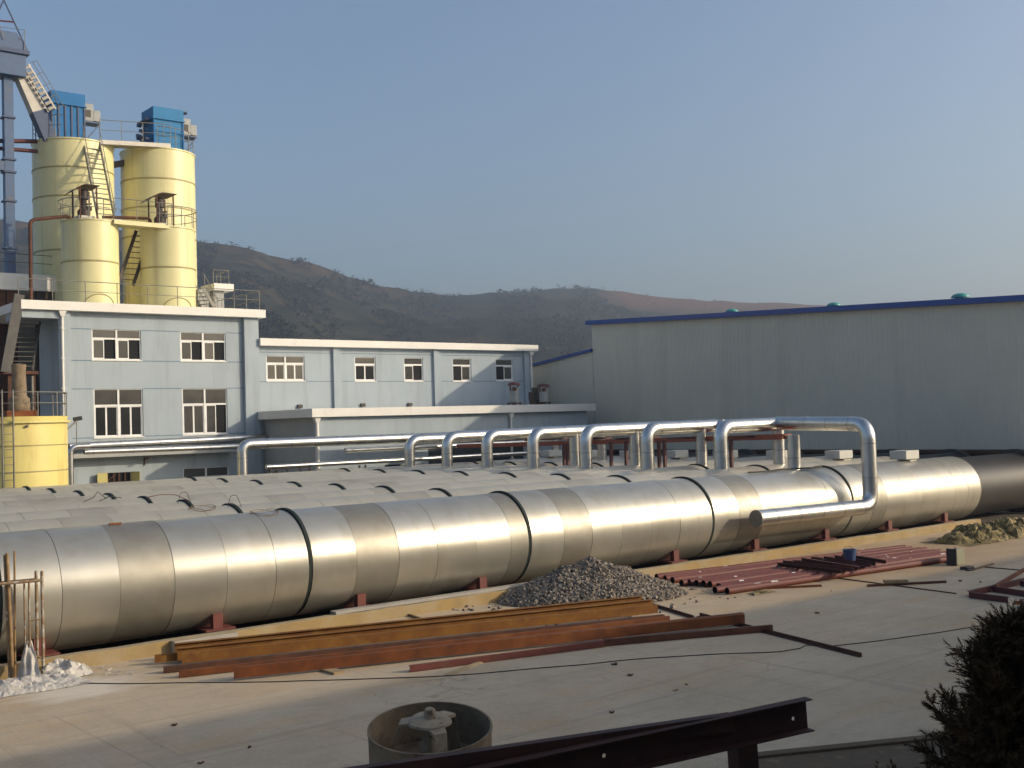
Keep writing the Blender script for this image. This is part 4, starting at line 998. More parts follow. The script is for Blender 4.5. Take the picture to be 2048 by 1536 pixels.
# rear platform left of the silos
rp = thing('rear_platform', (0, 70, 0), 'white edged concrete platform with dark bay beneath, left of the silos', 'platform')
a = PY(-80, 541, 69.8); b = PY(124, 548, 69.8); zf = PY(60, 581, 69.8).z
m = MB(); m.box(a.x-3, b.x+3, 69.8, 79, zf, (a.z+b.z)/2-.05); m.build('slab', M_WHITE, rp, bevel=.02)
m = MB(); m.box(a.x-3, b.x+4, 74, 74.2, 0, zf-.003); m.build('back_wall', M_WALLG, rp)
for u in (-2, 22):
    q = PY(u, 640, 70.4); m = MB(); m.box(q.x-.3, q.x+.3, 70.1, 70.7, 0, zf-.003); m.build('column', M_RUSTD, rp)
q = PY(88, 700, 70.4); m = MB(); m.box(q.x-.5, q.x+1.2, 69.9, 70.4, 0, zf-.003); m.build('brown_pier', M_INNER, rp)
rl = thing('platform_railing', (a.x, 70, zf), 'dark handrail on the rear platform behind the left silos', 'railing')
q0 = PY(-20, 545, 70); q1 = PY(122, 548, 70)
railing(rl, [(q0.x, 70, q1.z), (q1.x, 70, q1.z)], height=1.05, spacing=2.3, mat_=M_MACH)

# access stair at the left end of the blue block
a = PY(40, 745, YM+1.2); b = PY(62, 632, YM+2.0)
stair((PY(38, 742, YM+.2).x, YM+.2, PY(38, 742, YM+.2).z), (PY(60, 632, YM+2.4).x, YM+2.4, ZR), 1.35, 14, 'long dark steel stair climbing to the roof at the left end of the blue block', (1, 0, 0), m_=M_GREYD, rail=False, tread=.24)
m = MB(); p0 = PY(8, 745, YM-.2); p1 = PY(36, 590, YM-.2)
m.bar((p0.x, YM-.2, p0.z), (p1.x, YM-.2, p1.z), .08, .42, up=(0,1,0)); m.bar((p0.x, YM-.5, p0.z), (p1.x, YM-.5, p1.z), .5, .08, up=(0,1,0)); 
tag(m.build('stair_side_beam', M_GREYD), 'heavy grey side beam of the stair at the left picture edge', 'beam')
m = MB(); p0 = PY(0, 742, YM); p1 = PY(76, 742, YM); m.box(p0.x-.5, p1.x, YM-.1, YM+1.4, p0.z-.16, p0.z)
for x in (p0.x+.5, p1.x-.2): m.box(x-.09, x+.09, YM+.1, YM+.28, 0, p0.z-.163)
tag(m.build('stair_landing', M_RUSTD), 'rusty landing on posts at the foot of the long stair', 'landing')

# bright yellow tank at the left
YT = 55.5
yc, yr, yd = silo_geom(-75, 136, 900, YT); yz = z_at(136, 845, yd)
yt = thing('yellow_tank', (yc.x, yc.y, 0), 'bright yellow round tank with railing and ladder at the left picture edge', 'tank')
m = MB(); m.lathe([(yr, 0), (yr, yz)], (yc.x, yc.y, 0), 80); m.build('shell', M_YTANK, yt, smooth=35)
m = MB(); m.lathe([(yr+.02, yz+.003), (yr+.14, yz+.003), (yr+.14, yz+.10), (yr+.02, yz+.10)], (yc.x, yc.y, 0), 80); m.lathe([(yr-.02, yz+.10), (yr+.02, yz+.30), (.05, yz+.34)], (yc.x, yc.y, 0), 80); m.build('rim', M_YTANK, yt, smooth=35)
for v in (888, 938):
    z = z_at(136, v, yd); m = MB(); m.lathe([(yr+.001, z-.03), (yr+.02, z-.025), (yr+.02, z+.025), (yr+.001, z+.03)], (yc.x, yc.y, 0), 80); m.build('weld_band', M_WELD, yt, smooth=35)
ring_rail(yt, yc, yr, yz+.30, -PI*.75, PI*.3, h=1.1, n=28, step=4)
p = PY(14, 900, YT-yr*.95)
lx = [PY(5, 900, YT-yr*1.03).x, PY(27, 900, YT-yr*1.03).x]; ly = YT-yr*1.04
m = MB()
for x in lx: m.tube([(x, ly, .2), (x, ly, yz+1.5)], .04, 8)
z = .5
while z < yz+.2: m.tube([(lx[0], ly, z), (lx[1], ly, z)], .018, 6); z += .34
m.build('ladder', M_RAIL, yt, smooth=50)
p = PY(57, 853, YT-yr); m = MB(); m.tube([(p.x-.12, YT-yr-.10, p.z), (p.x+.1, YT-yr+.2, p.z+.05)], .06, 8); m.build('nozzle', M_RAIL, yt)
p = PY(33, 760, YT+1.0); q = PY(33, 828, YT+1.0)
t = thing('agitator', (p.x, YT+.6, yz), 'rusty mortar caked motor standing on the yellow tank behind its railing', 'motor')
m = MB(); m.lathe([(.5, 0), (.46, .9), (.34, 1.0), (.3, 2.1), (.33, 2.5), (.05, 2.55)], (p.x, YT+.6, yz+.3), 18); m.build('housing', M_DRUM, t, smooth=40)
m = MB(); m.box(p.x-.7, p.x+.7, YT+.1, YT+1.1, yz+.22, yz+.62); m.build('base', M_RUST, t)
p = PY(65, 800, YT+2); m = MB(); m.tube([(p.x, YT+2, yz+.3), (p.x, YT+2, PY(65, 752, YT+2).z)], .06, 8); tag(m.build('vent_pipe', M_RAIL, smooth=50), 'thin grey vent pipe standing behind the railing of the yellow tank', 'pipe')
# floodlight beside the yellow tank
p = PY(153, 880, YT+1); q = PY(153, 842, YT+1); e_ = PY(134, 860, YT+.4); hd = PY(157, 838, YT+.9)
fl = thing('floodlight', (p.x, YT+1, 0), 'small floodlight on a thin bracket between the yellow tank and the blue block', 'floodlight')
m = MB(); m.tube([(p.x, YT+1, PY(153, 890, YT+1).z), q], .025, 6); m.tube([e_, hd], .045, 6); m.build('bracket', M_RAIL, fl)
m = MB(); m.bar(hd+Vector((-.25,0,-.02)), hd+Vector((.15,-.05,.05)), .22, .2); m.build('lamp_head', M_BLACK, fl, bevel=.02)

# ---------------------------------------------------------------- steel sections lying in the yard
def ibeam(w, h, t=.014):
    return [(-w/2,0),(w/2,0),(w/2,t),(t/2,t),(t/2,h-t),(w/2,h-t),(w/2,h),(-w/2,h),(-w/2,h-t),(-t/2,h-t),(-t/2,t),(-w/2,t)]
def channel(w, h, t=.014):   # web towards the viewer
    return [(0,0),(w,0),(w,t),(t,t),(t,h-t),(w,h-t),(w,h),(0,h)]
def angle(w, h, t=.012): return [(0,0),(w,0),(w,t),(t,t),(t,h),(0,h)]
def lay(name, prof, a, b, z, m_, lab, cat, group=None, dy=0):
    p = PZ(*a, z); q = PZ(*b, z); p.y += dy; q.y += dy
    s = MB(); s.sweep(prof, (p.x, p.y, z), (q.x, q.y, z)); return tag(s.build(name, m_), lab, cat, group)
def flip(pr): return [(-x, y) for x, y in pr][::-1]
GB = 'steel beams piled in the yard'
CH = flip(channel(.1, .215))
ZB = .09
lay('steel_beam', ibeam(.13, .30), (372, 1322), (1318, 1219), ZB, M_RUSTY, 'ochre rusty I beam at the back of the beam pile, ends nearest the gravel', 'beam', GB, dy=.62)
lay('steel_beam', ibeam(.13, .26), (366, 1324), (1322, 1221), ZB, M_RUSTY, 'long ochre rusty beam, second from the back of the pile', 'beam', GB, dy=.31)
lay('steel_beam', CH, (364, 1327), (1316, 1226), ZB, M_RUSTY, 'long ochre rusty channel with its broad flat side facing out, below the two rear beams', 'beam', GB)
lay('steel_beam', flip(channel(.1, .17)), (322, 1331), (640, 1298), .05, M_RUSTY, 'short ochre channel jutting out leftmost behind the pile', 'beam', GB, dy=.35)
lay('steel_beam', flip(channel(.12, .12)), (327, 1346), (1330, 1239), .02, M_RUSTD, 'low rusty beam along the middle of the pile, its left end sticking out', 'beam', GB)
lay('steel_beam', flip(channel(.10, .13)), (358, 1355), (1340, 1243), .02, M_RUST, 'low dark orange beam in front of the middle of the pile', 'beam', GB)
lay('steel_beam', flip(channel(.12, .225)), (468, 1358), (1490, 1247), .05, M_RUST, 'deep rust orange beam at the front, longest flat face in the pile', 'beam', GB)
lay('steel_beam', ibeam(.12, .15), (700, 1330), (1505, 1240), .07, M_RUST, 'rusty I beam just behind the deep front beam, its right end jutting out', 'beam', GB, dy=.3)
lay('steel_beam', flip(channel(.08, .13)), (820, 1344), (1210, 1293), .015, M_PRIMER, 'red brown channel lying apart in front of the pile', 'beam', GB)
lay('steel_beam', flip(channel(.1, .14)), (1209, 1292), (1546, 1262), .015, M_RUSTD, 'dark brown channel at the right front of the pile', 'beam', GB)
lay('steel_bar', angle(.09, .09), (1400, 1232), (1724, 1314), .0, M_RUSTD, 'dark angle bar lying out from under the pile towards the conifer', 'bar', 'loose bars in the yard')
lay('steel_bar', angle(.09, .08), (1306, 1212), (1388, 1237), .0, M_RUSTD, 'short dark bar under the rear beam ends near the gravel', 'bar', 'loose bars in the yard')
lay('steel_bar', angle(.06, .06), (715, 1256), (770, 1252), .0, M_RUSTD, 'short dark bar on the concrete behind the beam pile', 'bar', 'loose bars in the yard')
lay('wood_batten', [(-.03,0),(.03,0),(.03,.06),(-.03,.06)], (818, 1232), (850, 1243), .0, M_WOODD, 'thin brown batten on the concrete between kerb and beam pile', 'batten')
for (u, v, lab) in ((375, 1343, 'left wooden block carrying the beam pile'), (673, 1347, 'small wooden block under the deep front beam'), (1290, 1250, 'right wooden block carrying the beam pile')):
    p = PZ(u, v); m = MB(); m.box(p.x-.12, p.x+.14, p.y-.1 if u == 673 else p.y+.2, p.y+.5, 0, .05 if u != 375 else .045); tag(m.build('wood_block', M_WOOD), lab, 'block', 'blocks under the beams')
p = PZ(890, 1352); q = PZ(965, 1325); m = MB(); m.hexa([p+Vector((0,-.05,0)), p+Vector((.25,-.05,0)), q+Vector((.1,-.02,0)), q, p+Vector((0,.05,.03)), p+Vector((.25,.05,.03)), q+Vector((.1,.04,.05)), q+Vector((0,.04,.05))])
tag(m.build('broken_board', M_WOOD), 'pale splintered board in front of the red brown channel', 'board')

# red pipes
GP = 'red primed pipes lying by the kerb'
ends = [((1313,1154),(1809,1095)),((1330,1157),(1822,1098)),((1345,1160),(1780,1104)),((1363,1166),(1840,1100)),((1378,1165),(1852,1100)),((1393,1166),(1850,1105)),((1407,1167),(1868,1104)),
        ((1420,1168.5),(1880,1104)),((1437,1173),(1878,1108)),((1441,1175.5),(1893,1108)),((1430,1180),(1899,1110)),((1454,1182),(1903,1117))]
plab = ['red pipe at the back of the bundle, right against the kerb', 'red pipe second from the kerb in the bundle', 'red pipe third from the kerb, its near end hidden in the row', 'red pipe fourth from the kerb in the bundle',
        'red pipe fifth from the kerb in the bundle', 'red pipe sixth from the kerb, open end showing', 'red pipe seventh from the kerb, open end showing beside the sixth', 'red pipe eighth from the kerb in the bundle', 'red pipe ninth from the kerb, under the rod stack',
        'red pipe third from the front of the bundle', 'red pipe second from the front, open end farthest left of the front three', 'frontmost red pipe of the bundle, open end nearest the gravel']
rn = random.Random(5)
for (a, b), lab in zip(ends, plab):
    p = PZ(*a, .105); q = PZ(*b, .105); d = (q-p).normalized(); r = .104
    m = MB(); m.tube([p, q], r, 14, caps=False); m.mi = 1
    m.tube([p+d*.001, q-d*.001], r*.88, 14, caps=False); m.mi = 0
    m.tube([p+d*.3, p+d*.3001], r*.86, 14)
    for e0, s in ((p, 1), (q, -1)):
        n = 14; side = d.cross(Vector((0,0,1))).normalized(); up = side.cross(d); vs = []
        for rad in (r, r*.88):
            for j in range(n): w = 2*PI*j/n; vs.append(e0-d*.002*s+(side*math.cos(w)+up*math.sin(w))*rad)
        m.add(vs, [(j, (j+1) % n, n+(j+1) % n, n+j) for j in range(n)])
    t = m.build('red_pipe', [M_PRIMER, M_OPEN], smooth=40); tag(t, lab, 'pipe', GP)
    sm = MB()
    for _ in range(rn.randint(2, 6)):
        f = rn.random(); L = rn.uniform(.05, .28); c = p.lerp(q, f*.95); w = rn.uniform(-.5, .6); side = d.cross(Vector((0,0,1))).normalized(); up = side.cross(d)
        vs = []
        for ff in (0, L):
            for ww in (-.25, .25): vs.append(c+d*ff+(side*math.sin(w+ww)+up*math.cos(w+ww))*(r+.002))
        sm.add([vs[0], vs[1], vs[3], vs[2]], [(0, 1, 2, 3)])
    t2 = sm.build('lime_smear', M_WHITE, t)

# stack of short dark rods across the pipes
rn = random.Random(8)
for i in range(11):
    f = i/10
    a = (1560+f*130+rn.uniform(-8, 8), 1130-f*17+rn.uniform(-2, 2)); b = (1690+f*75+rn.uniform(-10, 10), 1146-f*18+rn.uniform(-2, 2))
    z = .215+(.09 if i % 3 == 1 else 0)
    p = PZ(*a, z); q = PZ(*b, z); s = MB(); s.sweep(angle(.12, .11) if i % 2 else channel(.08, .12), p, q)
    tag(s.build('short_channel', M_PRIMERD if i % 3 else M_RUSTD), 'short dark red steel section in the stack lying across the red pipes', 'steel section', 'short sections stacked on the red pipes')
p = PZ(1700, 1121, .33); bk = thing('bucket', p, 'small dark blue bucket standing on the rod stack', 'bucket')
m = MB(); m.lathe([(.17, 0), (.22, .34), (.235, .34), (.235, .36), (.20, .36), (.16, .03)], p, 20); m.disc(p+Vector((0,0,.03)), .16, 20); m.build('body', M_BUCKET, bk, smooth=40)
m = MB(); m.tube([p+Vector((.23*math.cos(w), .1*math.sin(w), .34+.12*math.sin(w))) for w in [PI*i/8 for i in range(9)]], .008, 5); m.build('handle', M_WIRE, bk)
# container at the pipe ends
p = PZ(1916, 1131); cn = thing('jerrycan', p, 'grey green square can with a dark side at the right end of the red pipes', 'can')
m = MB(); m.box(p.x-.12, p.x+.42, p.y-.02, p.y+.28, 0, .52); m.build('body', M_CAN, cn, bevel=.025)
m = MB(); m.box(p.x-.17, p.x-.1205, p.y-.05, p.y+.30, 0, .55); m.box(p.x-.172, p.x-.1701, p.y+.06, p.y+.2, .3, .44); m.build('side_panel', M_CAND, cn, bevel=.012)
m = MB(); m.lathe([(.05, .52), (.05, .57), (.01, .575)], (p.x+.12, p.y+.13, 0), 14); m.build('cap', M_CABLED, cn, smooth=40)

# loose bits around the pipes
LB = 'loose bars in the yard'
lay('steel_bar', angle(.07, .06), (1535, 1178), (1643, 1173), 0, M_RUST, 'short brown bar on the ground in front of the red pipes', 'bar', LB)
lay('steel_bar', [(-.02,0),(.02,0),(.02,.03),(-.02,.03)], (1660, 1155), (1912, 1188), 0, M_RUSTD, 'long thin rod slanting across the yard beyond the beam pile', 'bar', LB)
lay('steel_bar', flip(channel(.06, .07)), (1735, 1174), (1893, 1166), 0, M_RUSTD, 'dark bar lying crosswise over the long thin rod', 'bar', LB)
lay('steel_bar', [(-.02,0),(.02,0),(.02,.03),(-.02,.03)], (1970, 1135), (2075, 1144), 0, M_RUSTD, 'thin rod running out of the picture right of the can', 'bar', LB)
lay('wood_batten', [(-.04,0),(.04,0),(.04,.05),(-.04,.05)], (1945, 1141), (1986, 1129), 0, M_WOODD, 'short brown batten beside the can', 'batten')
lay('wood_batten', [(-.1,0),(.1,0),(.1,.09),(-.1,.09)], (1768, 1166), (1815, 1165), .07, M_WOOD, 'thick pale wood block on the crosswise dark bar', 'batten')
lay('steel_bar', [(-.02,0),(.02,0),(.02,.03),(-.02,.03)], (1862, 1118), (1900, 1128), 0, M_RUSTD, 'thin rod leaning out at the far ends of the red pipes', 'bar', LB)
def crumple(name, cx, cy, sx, sy, h, m_, lab, cat, seed, nx=60, ny=40, sharp=1.0, rot=0, zc=None):
    m = MB(); rn = random.Random(seed); ca, sa = math.cos(rot), math.sin(rot); z0 = .012
    for i in range(nx+1):
        for j in range(ny+1):
            a, b = 2*i/nx-1, 2*j/ny-1; e = max(0, 1-(abs(a)**2.6+abs(b)**2.6))
            v = Vector((a*sx*1.3+seed, b*sy*1.3, seed*.7))
            rd = 1-abs(mnoise.noise(v*1.3))*2.6; r2 = 1-abs(mnoise.noise(v*3.4+Vector((4,1,0))))*2.6; lo = mnoise.noise(v*.7)
            z = h*e**.55*(.28+.30*rd*sharp+.22*r2*sharp+.38*lo)
            z = max(z, 0)*1.0
            x = a*sx*(1+.16*mnoise.noise(v*.9+Vector((9,0,0))))+.05*mnoise.noise(v*3); y = b*sy*(1+.22*mnoise.noise(v*.9+Vector((0,9,0))))
            jx = rn.uniform(-.5, .5)*sx/nx; jy = rn.uniform(-.5, .5)*sy/ny; z += rn.uniform(-.35, .55)*h*(.16 if sharp > 1 else .07)*min(1, e*2)
            m.v.append(Vector((cx+(x+jx)*ca-(y+jy)*sa, cy+(x+jx)*sa+(y+jy)*ca, z0+max(z, 0))))
    for i in range(nx):
        for j in range(ny):
            k = i*(ny+1)+j; t = (i+j) % 2
            m.f += [[k, k+ny+1, k+ny+2], [k, k+ny+2, k+1]] if t else [[k, k+ny+1, k+1], [k+1, k+ny+1, k+ny+2]]; m.m += [0, 0]
    return tag(m.build(name, m_), lab, cat)
p = PZ(1985, 1076)
crumple('tarpaulin', p.x+.6, p.y+.25, 3.6, 1.1, .62, M_TARP, 'crumpled olive brown tarpaulin heap against the kerb at the right edge', 'tarpaulin', 3.3, 76, 26, sharp=1.3)
p = PZ(1522, 1186); crumple('rag', p.x, p.y, .42, .2, .12, M_TARP, 'small crumpled rag in front of the red pipes', 'rag', 7.1, 20, 12)
p = PZ(1815, 1127); crumple('rag', p.x, p.y, .25, .14, .14, M_PLAST, 'tiny white rag beside the red pipes near the can', 'rag', 9.2, 14, 10)
p = PZ(1940, 1138); m = MB(); m.box(p.x-.35, p.x+.1, p.y-.1, p.y+.15, 0, .1); m.box(p.x-.5, p.x-.1, p.y-.25, p.y-.12, 0, .05); tag(m.build('scrap_metal', M_MACH, bevel=.02), 'small dark scrap metal pieces beside the can', 'scrap')

# steel frame at the right edge
fr = thing('welded_truss', PZ(1940, 1196), 'dark red welded steel frame lying on the yard at the right edge above the conifer', 'steel frame')
def fb(a, b, h=.16, w=.08, z=.0):
    p = PZ(*a, z); q = PZ(*b, z); m = MB(); m.sweep(flip(channel(w, h)), p, q); m.build('frame_bar', M_PRIMERD, fr)
fb((1938, 1196), (2016, 1206)); fb((1939, 1194), (2090, 1158)); fb((1985, 1184), (2090, 1200)); fb((2040, 1172), (2100, 1182))
lay('steel_bar', flip(channel(.07, .1)), (1993, 1177), (2052, 1142), .10, M_RUST, 'brown bar leaning on the dark red frame at the right edge', 'bar', LB)
lay('steel_bar', angle(.08, .08), (2028, 1209), (2090, 1200), 0, M_RUST, 'brown bar below the dark red frame at the right edge', 'bar', LB)
lay('steel_bar', flip(channel(.12, .2)), (2040, 1213), (2070, 1240), 0, M_RUSTD, 'dark stub of steel at the right edge just above the conifer', 'bar', LB)

# ---------------------------------------------------------------- gravel heap
rn = random.Random(21)
gc = (PZ(1195, 1200)+Vector((.15, .55, 0)))
def gh(x, y):
    dx, dy = x-gc.x, y-gc.y
    # long axis follows the kerb-to-yard diagonal seen in the photo
    ca, sa = math.cos(-.50), math.sin(-.50); a = dx*ca+dy*sa; b = -dx*sa+dy*ca
    q = math.hypot((a-.1)/2.75, b/1.75); h = 1.12*max(0, 1-q)**.88
    q2 = math.hypot((a-1.9)/1.0, (b+.2)/.8); h = max(h, .16*max(0, 1-q2))
    return h*(1+.12*mnoise.noise(Vector((x*1.5, y*1.5, 0)))) if h > 0 else -.02
m = MB(); n = 70
for i in range(n+1):
    for j in range(n+1):
        x = gc.x-4+8*i/n; y = gc.y-3.4+6.8*j/n; m.v.append(Vector((x, y, gh(x, y)-.03)))
for i in range(n):
    for j in range(n):
        k = i*(n+1)+j; m.f.append([k, k+n+1, k+n+2, k+1]); m.m.append(0)
base_stone = [(-1,-1,-1),(1,-1,-1),(1,1,-1),(-1,1,-1),(-1,-1,1),(1,-1,1),(1,1,1),(-1,1,1)]
cnt = 0
while cnt < 10000:
    x = gc.x+rn.uniform(-4, 4); y = gc.y+rn.uniform(-3.4, 3.4); h = gh(x, y)
    if h < 0 and rn.random() > .012: continue
    if y > 25.62 and h < .3: continue
    if y < gc.y-.1 and h < 0 and rn.random() < .3: continue
    s = rn.uniform(.018, .046)*(1.6 if rn.random() < .1 else 1); rot = Matrix.Rotation(rn.uniform(0, 6.28), 3, Vector((rn.gauss(0,1), rn.gauss(0,1), rn.gauss(0,1))).normalized())
    c = Vector((x, y, max(h, 0)+s*.3))
    m.add([c+rot @ Vector((p[0]*s*rn.uniform(.5, 1.15), p[1]*s*rn.uniform(.5, 1.1), p[2]*s*rn.uniform(.4, .9))) for p in base_stone], [(0,3,2,1),(4,5,6,7),(0,1,5,4),(1,2,6,5),(2,3,7,6),(3,0,4,7)]); cnt += 1
tag(m.build('gravel_heap', M_GRAVEL, origin=gc), 'grey brown heap of crushed stone between the kerb and the beam pile', 'gravel heap', kind='stuff')

# ---------------------------------------------------------------- scaffold frame and plastic at the left
def gp(u, v, z=0): return PZ(u, v, z)
a = gp(87, 1355); b = gp(-30, 1371)
sf = thing('scaffold_frame', a, 'rusty scaffold end frame standing before the foremost tank at the left edge', 'scaffold')
d = (b-a).normalized(); topz = PY(85, 1142, a.y).z; barz = PY(85, 1160, a.y).z
def V(t, z): return a+d*t+Vector((0, 0, z))
Lf = 1.35
m = MB(); m.tube([V(0, 0), V(0, topz)], .034, 10); m.build('leg', M_SCAF, sf, smooth=50)
m = MB(); m.tube([V(Lf, 0), V(Lf, topz)], .034, 10); m.build('leg', M_SCAF, sf, smooth=50)
m = MB(); m.tube([V(-.02, barz), V(Lf+.02, barz)], .034, 10); m.build('cross_bar', M_SCAF, sf, smooth=50)
for t0_, s in ((0, 1), (Lf, -1)):
    m = MB(); m.tube(bend([V(t0_, .42), V(t0_+s*.26, .5), V(t0_+s*.26, barz)], .1), .022, 8); m.tube([V(t0_, barz*.6), V(t0_+s*.26, barz*.6)], .02, 8); m.build('ladder_rail', M_SCAF, sf, smooth=50)
a2 = a+Vector((-.06, .20, 0))
sf2 = thing('scaffold_frame', a2, 'second scaffold end frame just behind the first, close to the tank', 'scaffold')
def V2(t, z): return a2+d*t+Vector((0, 0, z))
for t0_ in (0.0, 1.35):
    m = MB(); m.tube([V2(t0_, kz+.002 if a2.y > 25.6 else 0), V2(t0_, topz)], .034, 10); m.build('leg', M_SCAF, sf2, smooth=50)
m = MB(); m.tube([V2(0, barz), V2(1.35, barz)], .034, 10); m.build('cross_bar', M_RUSTD, sf2, smooth=50)
m = MB(); m.tube(bend([V2(0, .5), V2(.24, .6), V2(.24, barz)], .1), .02, 8); m.build('ladder_rail', M_SCAF, sf2, smooth=50)
GPO = 'poles leaning at the scaffold'
for (u0, v0, u1, v1, r, m_, lab) in ((26, 1362, 14, 1106, .042, M_BAMBOO, 'thick brown pole leaning upright at the scaffold'), (20, 1362, 9, 1110, .032, M_SCAF, 'thin grey pole at the very left of the scaffold'), (30, 1358, 29, 1102, .026, M_BAMBOO, 'thin yellowish pole right of the thick brown one')):
    p = gp(u0, v0); q = PY(u1, v1, p.y+.12); m = MB(); m.tube([p, q], [r, r*.85], 10); tag(m.build('pole', m_, smooth=50), lab, 'pole', GPO)
p = gp(60, 1374); crumple('plastic_sheeting', p.x+.05, p.y, 1.05, .62, .34, M_PLAST, 'crumpled white plastic sheeting spread at the foot of the scaffold', 'plastic sheet', 5.5, 30, 18, sharp=.75)
p = gp(130, 1352); crumple('plastic_sheeting', p.x, p.y+.1, .52, .42, .62, M_PLAST, 'bulky bundled white plastic sheeting against the kerb right of the scaffold', 'plastic sheet', 2.2, 16, 12, sharp=.75)
p0 = gp(30, 1364); p1 = gp(86, 1366); tp = PY(47, 1284, p0.y+.1)
m = MB(); nx = 18
for i in range(nx+1):
    for j in range(nx+1):
        f, g_ = i/nx, j/nx
        base = p0.lerp(p1, f); top = tp+Vector((.05+.12*f, 0, 0)); q = base.lerp(top, g_**.9); w = mnoise.noise(Vector((f*3.1, g_*3, 8)))
        m.v.append(q+Vector((.04*w, -.10*math.sin(PI*f)*(1-g_)+.1*w, .04*mnoise.noise(Vector((f*5, g_*5, 2))))))
for i in range(nx):
    for j in range(nx): k = i*(nx+1)+j; m.f.append([k, k+nx+1, k+nx+2, k+1]); m.m.append(0)
o = m.build('plastic_sheeting', M_PLAST); tag(o, 'pointed white plastic sheet standing up between the scaffold legs', 'plastic sheet')
sm = o.modifiers.new('thick', 'SOLIDIFY'); sm.thickness = .004
rn = random.Random(2); 
for i in range(9):
    u = rn.uniform(175, 265); v = rn.uniform(1336, 1350); p = gp(u, v); L = rn.uniform(.05, .2); w = rn.uniform(-.6, .6)
    m = MB(); m.bar(p+Vector((0,0,.012)), p+Vector((L*math.cos(w), L*math.sin(w), .02)), .05, .018)
    tag(m.build('plaster_flake', M_PLAST), 'white flake lying on the concrete right of the bundled plastic', 'flake', 'white flakes by the plastic')

# cable across the yard
pts = [PZ(u, v, .012) for u, v in ((-40,1362),(100,1366),(250,1367),(400,1365),(560,1363),(720,1358),(860,1353),(960,1347),(1080,1336),(1180,1327),(1300,1316),(1420,1309),(1560,1303),(1600,1297),(1612,1290),(1660,1292),(1720,1286),(1800,1276),(1880,1264),(1945,1254),(2010,1243),(2080,1236))]
fine = []
for i in range(len(pts)-1):
    for k in range(6):
        q = pts[i].lerp(pts[i+1], k/6); w = mnoise.noise(q*.9); fine.append(q+Vector((.02*w, .05*w, 0)))
wire(fine, .010, 'thin dark cable lying across the whole yard in front of the beams', 'cable', M_WIRE, name='cable')

# scraps on the concrete
rn = random.Random(77)
for (u, v, s, lab) in ((1232, 1330, .10, 'small dark leaf on the concrete below the cable'), (1262, 1352, .07, 'tiny dark scrap beside the leaf below the cable'), (1225, 1427, .06, 'tiny dark scrap above the dark channel frame'), (1638, 1227, .10, 'bent dark scrap on the concrete right of the beam pile'),
                    (1352, 1382, .06, 'small ochre scrap in the shaded concrete'), (1375, 1370, .05, 'smaller ochre scrap in the shaded concrete'), (497, 1497, .05, 'dark speck on the concrete left of the mixer drum'), (350, 1452, .06, 'dark speck low on the left concrete'), (1920, 1163, .12, 'dark lump on the concrete below the can'), (1963, 1165, .06, 'small dark scrap near the red frame'), (402, 1528, .05, 'dark speck at the bottom edge of the yard'), (1664, 1183, .05, 'pale speck beyond the beam pile')):
    p = PZ(u, v); m = MB()
    for k in range(3):
        w = rn.uniform(0, 3); m.bar(p+Vector((0,0,.012)), p+Vector((s*math.cos(w), s*math.sin(w), .025)), s*.5, .02)
    tag(m.build('scrap', M_RUSTD if 'dark' in lab else M_WOOD), lab, 'scrap', 'scraps on the concrete')

# ---------------------------------------------------------------- mixer drum in the foreground
zt_ = .80; TILT = R(9.0)
rc = PZ(860, 1452, .93); dr = 123/FPX*(rc-EYE).dot(_f)
vd_ = Vector((rc.x, rc.y, 0)).normalized(); dc = rc+vd_*math.sin(TILT)*zt_
dm = thing('mixer_drum', (dc.x, dc.y, dr*math.sin(TILT)), 'open mortar caked mixer drum in the foreground with a paddle hub inside', 'mixer')
m = MB(); n = 64; prof = [(dr-.02, .05), (dr, .05), (dr, zt_-.03)]
hub = Vector((dc.x, dc.y, dr*math.sin(TILT))); m.mi = 1; m.lathe([(dr, .03), (dr+.002, zt_*.70)], hub, n); m.mi = 0
m.lathe([(dr+.002, zt_*.70), (dr+.003, zt_-.05), (dr+.014, zt_-.045), (dr+.014, zt_), (dr-.014, zt_), (dr-.016, .22), (dr-.14, .14), (.02, .12)], hub, n)
m.build('shell', [M_DRUM, M_DRUMO], dm, smooth=40)
m = MB(); m.lathe([(.17, .12), (.13, .5), (.10, .70), (.10, .84), (.27, .85), (.31, .87), (.29, .90), (.15, .925), (.085, .935), (.08, 1.03), (.06, 1.06), (.005, 1.065)], hub, 22)
for p in m.v:
    q = mnoise.noise(p*4.0); p += Vector((p.x-hub.x, p.y-hub.y, 0))*(.16*q)
m.build('hub', M_MORTAR, dm, smooth=40)
for i in range(3):
    w = .25+i*2.094; c, sn = math.cos(w), math.sin(w); m = MB()
    def arm(r0, z0, r1, z1, w0, w1, t):
        P = lambda r, o, z: hub+Vector((r*c-o*sn, r*sn+o*c, z))
        m.hexa([P(r0,-w0,z0-t),P(r1,-w1,z1-t),P(r1,w1,z1-t),P(r0,w0,z0-t),P(r0,-w0,z0),P(r1,-w1,z1),P(r1,w1,z1),P(r0,w0,z0)])
    arm(.20, .893, .43, .86, .13, .10, .05); arm(.425, .868, .50, .60, .10, .075, .06); arm(.495, .62, .56, .20, .075, .12, .06)
    for p in m.v: p += Vector((mnoise.noise(p*5), mnoise.noise(p*5+Vector((7,0,0))), 0))*.02
    m.build('paddle', M_MORTAR, dm, bevel=.015)
ax_ = Vector((vd_.y, -vd_.x, 0)); dm.rotation_mode = 'QUATERNION'; dm.rotation_quaternion = Matrix.Rotation(TILT, 3, ax_).to_quaternion()
if (dm.rotation_quaternion @ Vector((0,0,1))).dot(vd_) > 0: dm.rotation_quaternion = Matrix.Rotation(-TILT, 3, ax_).to_quaternion()
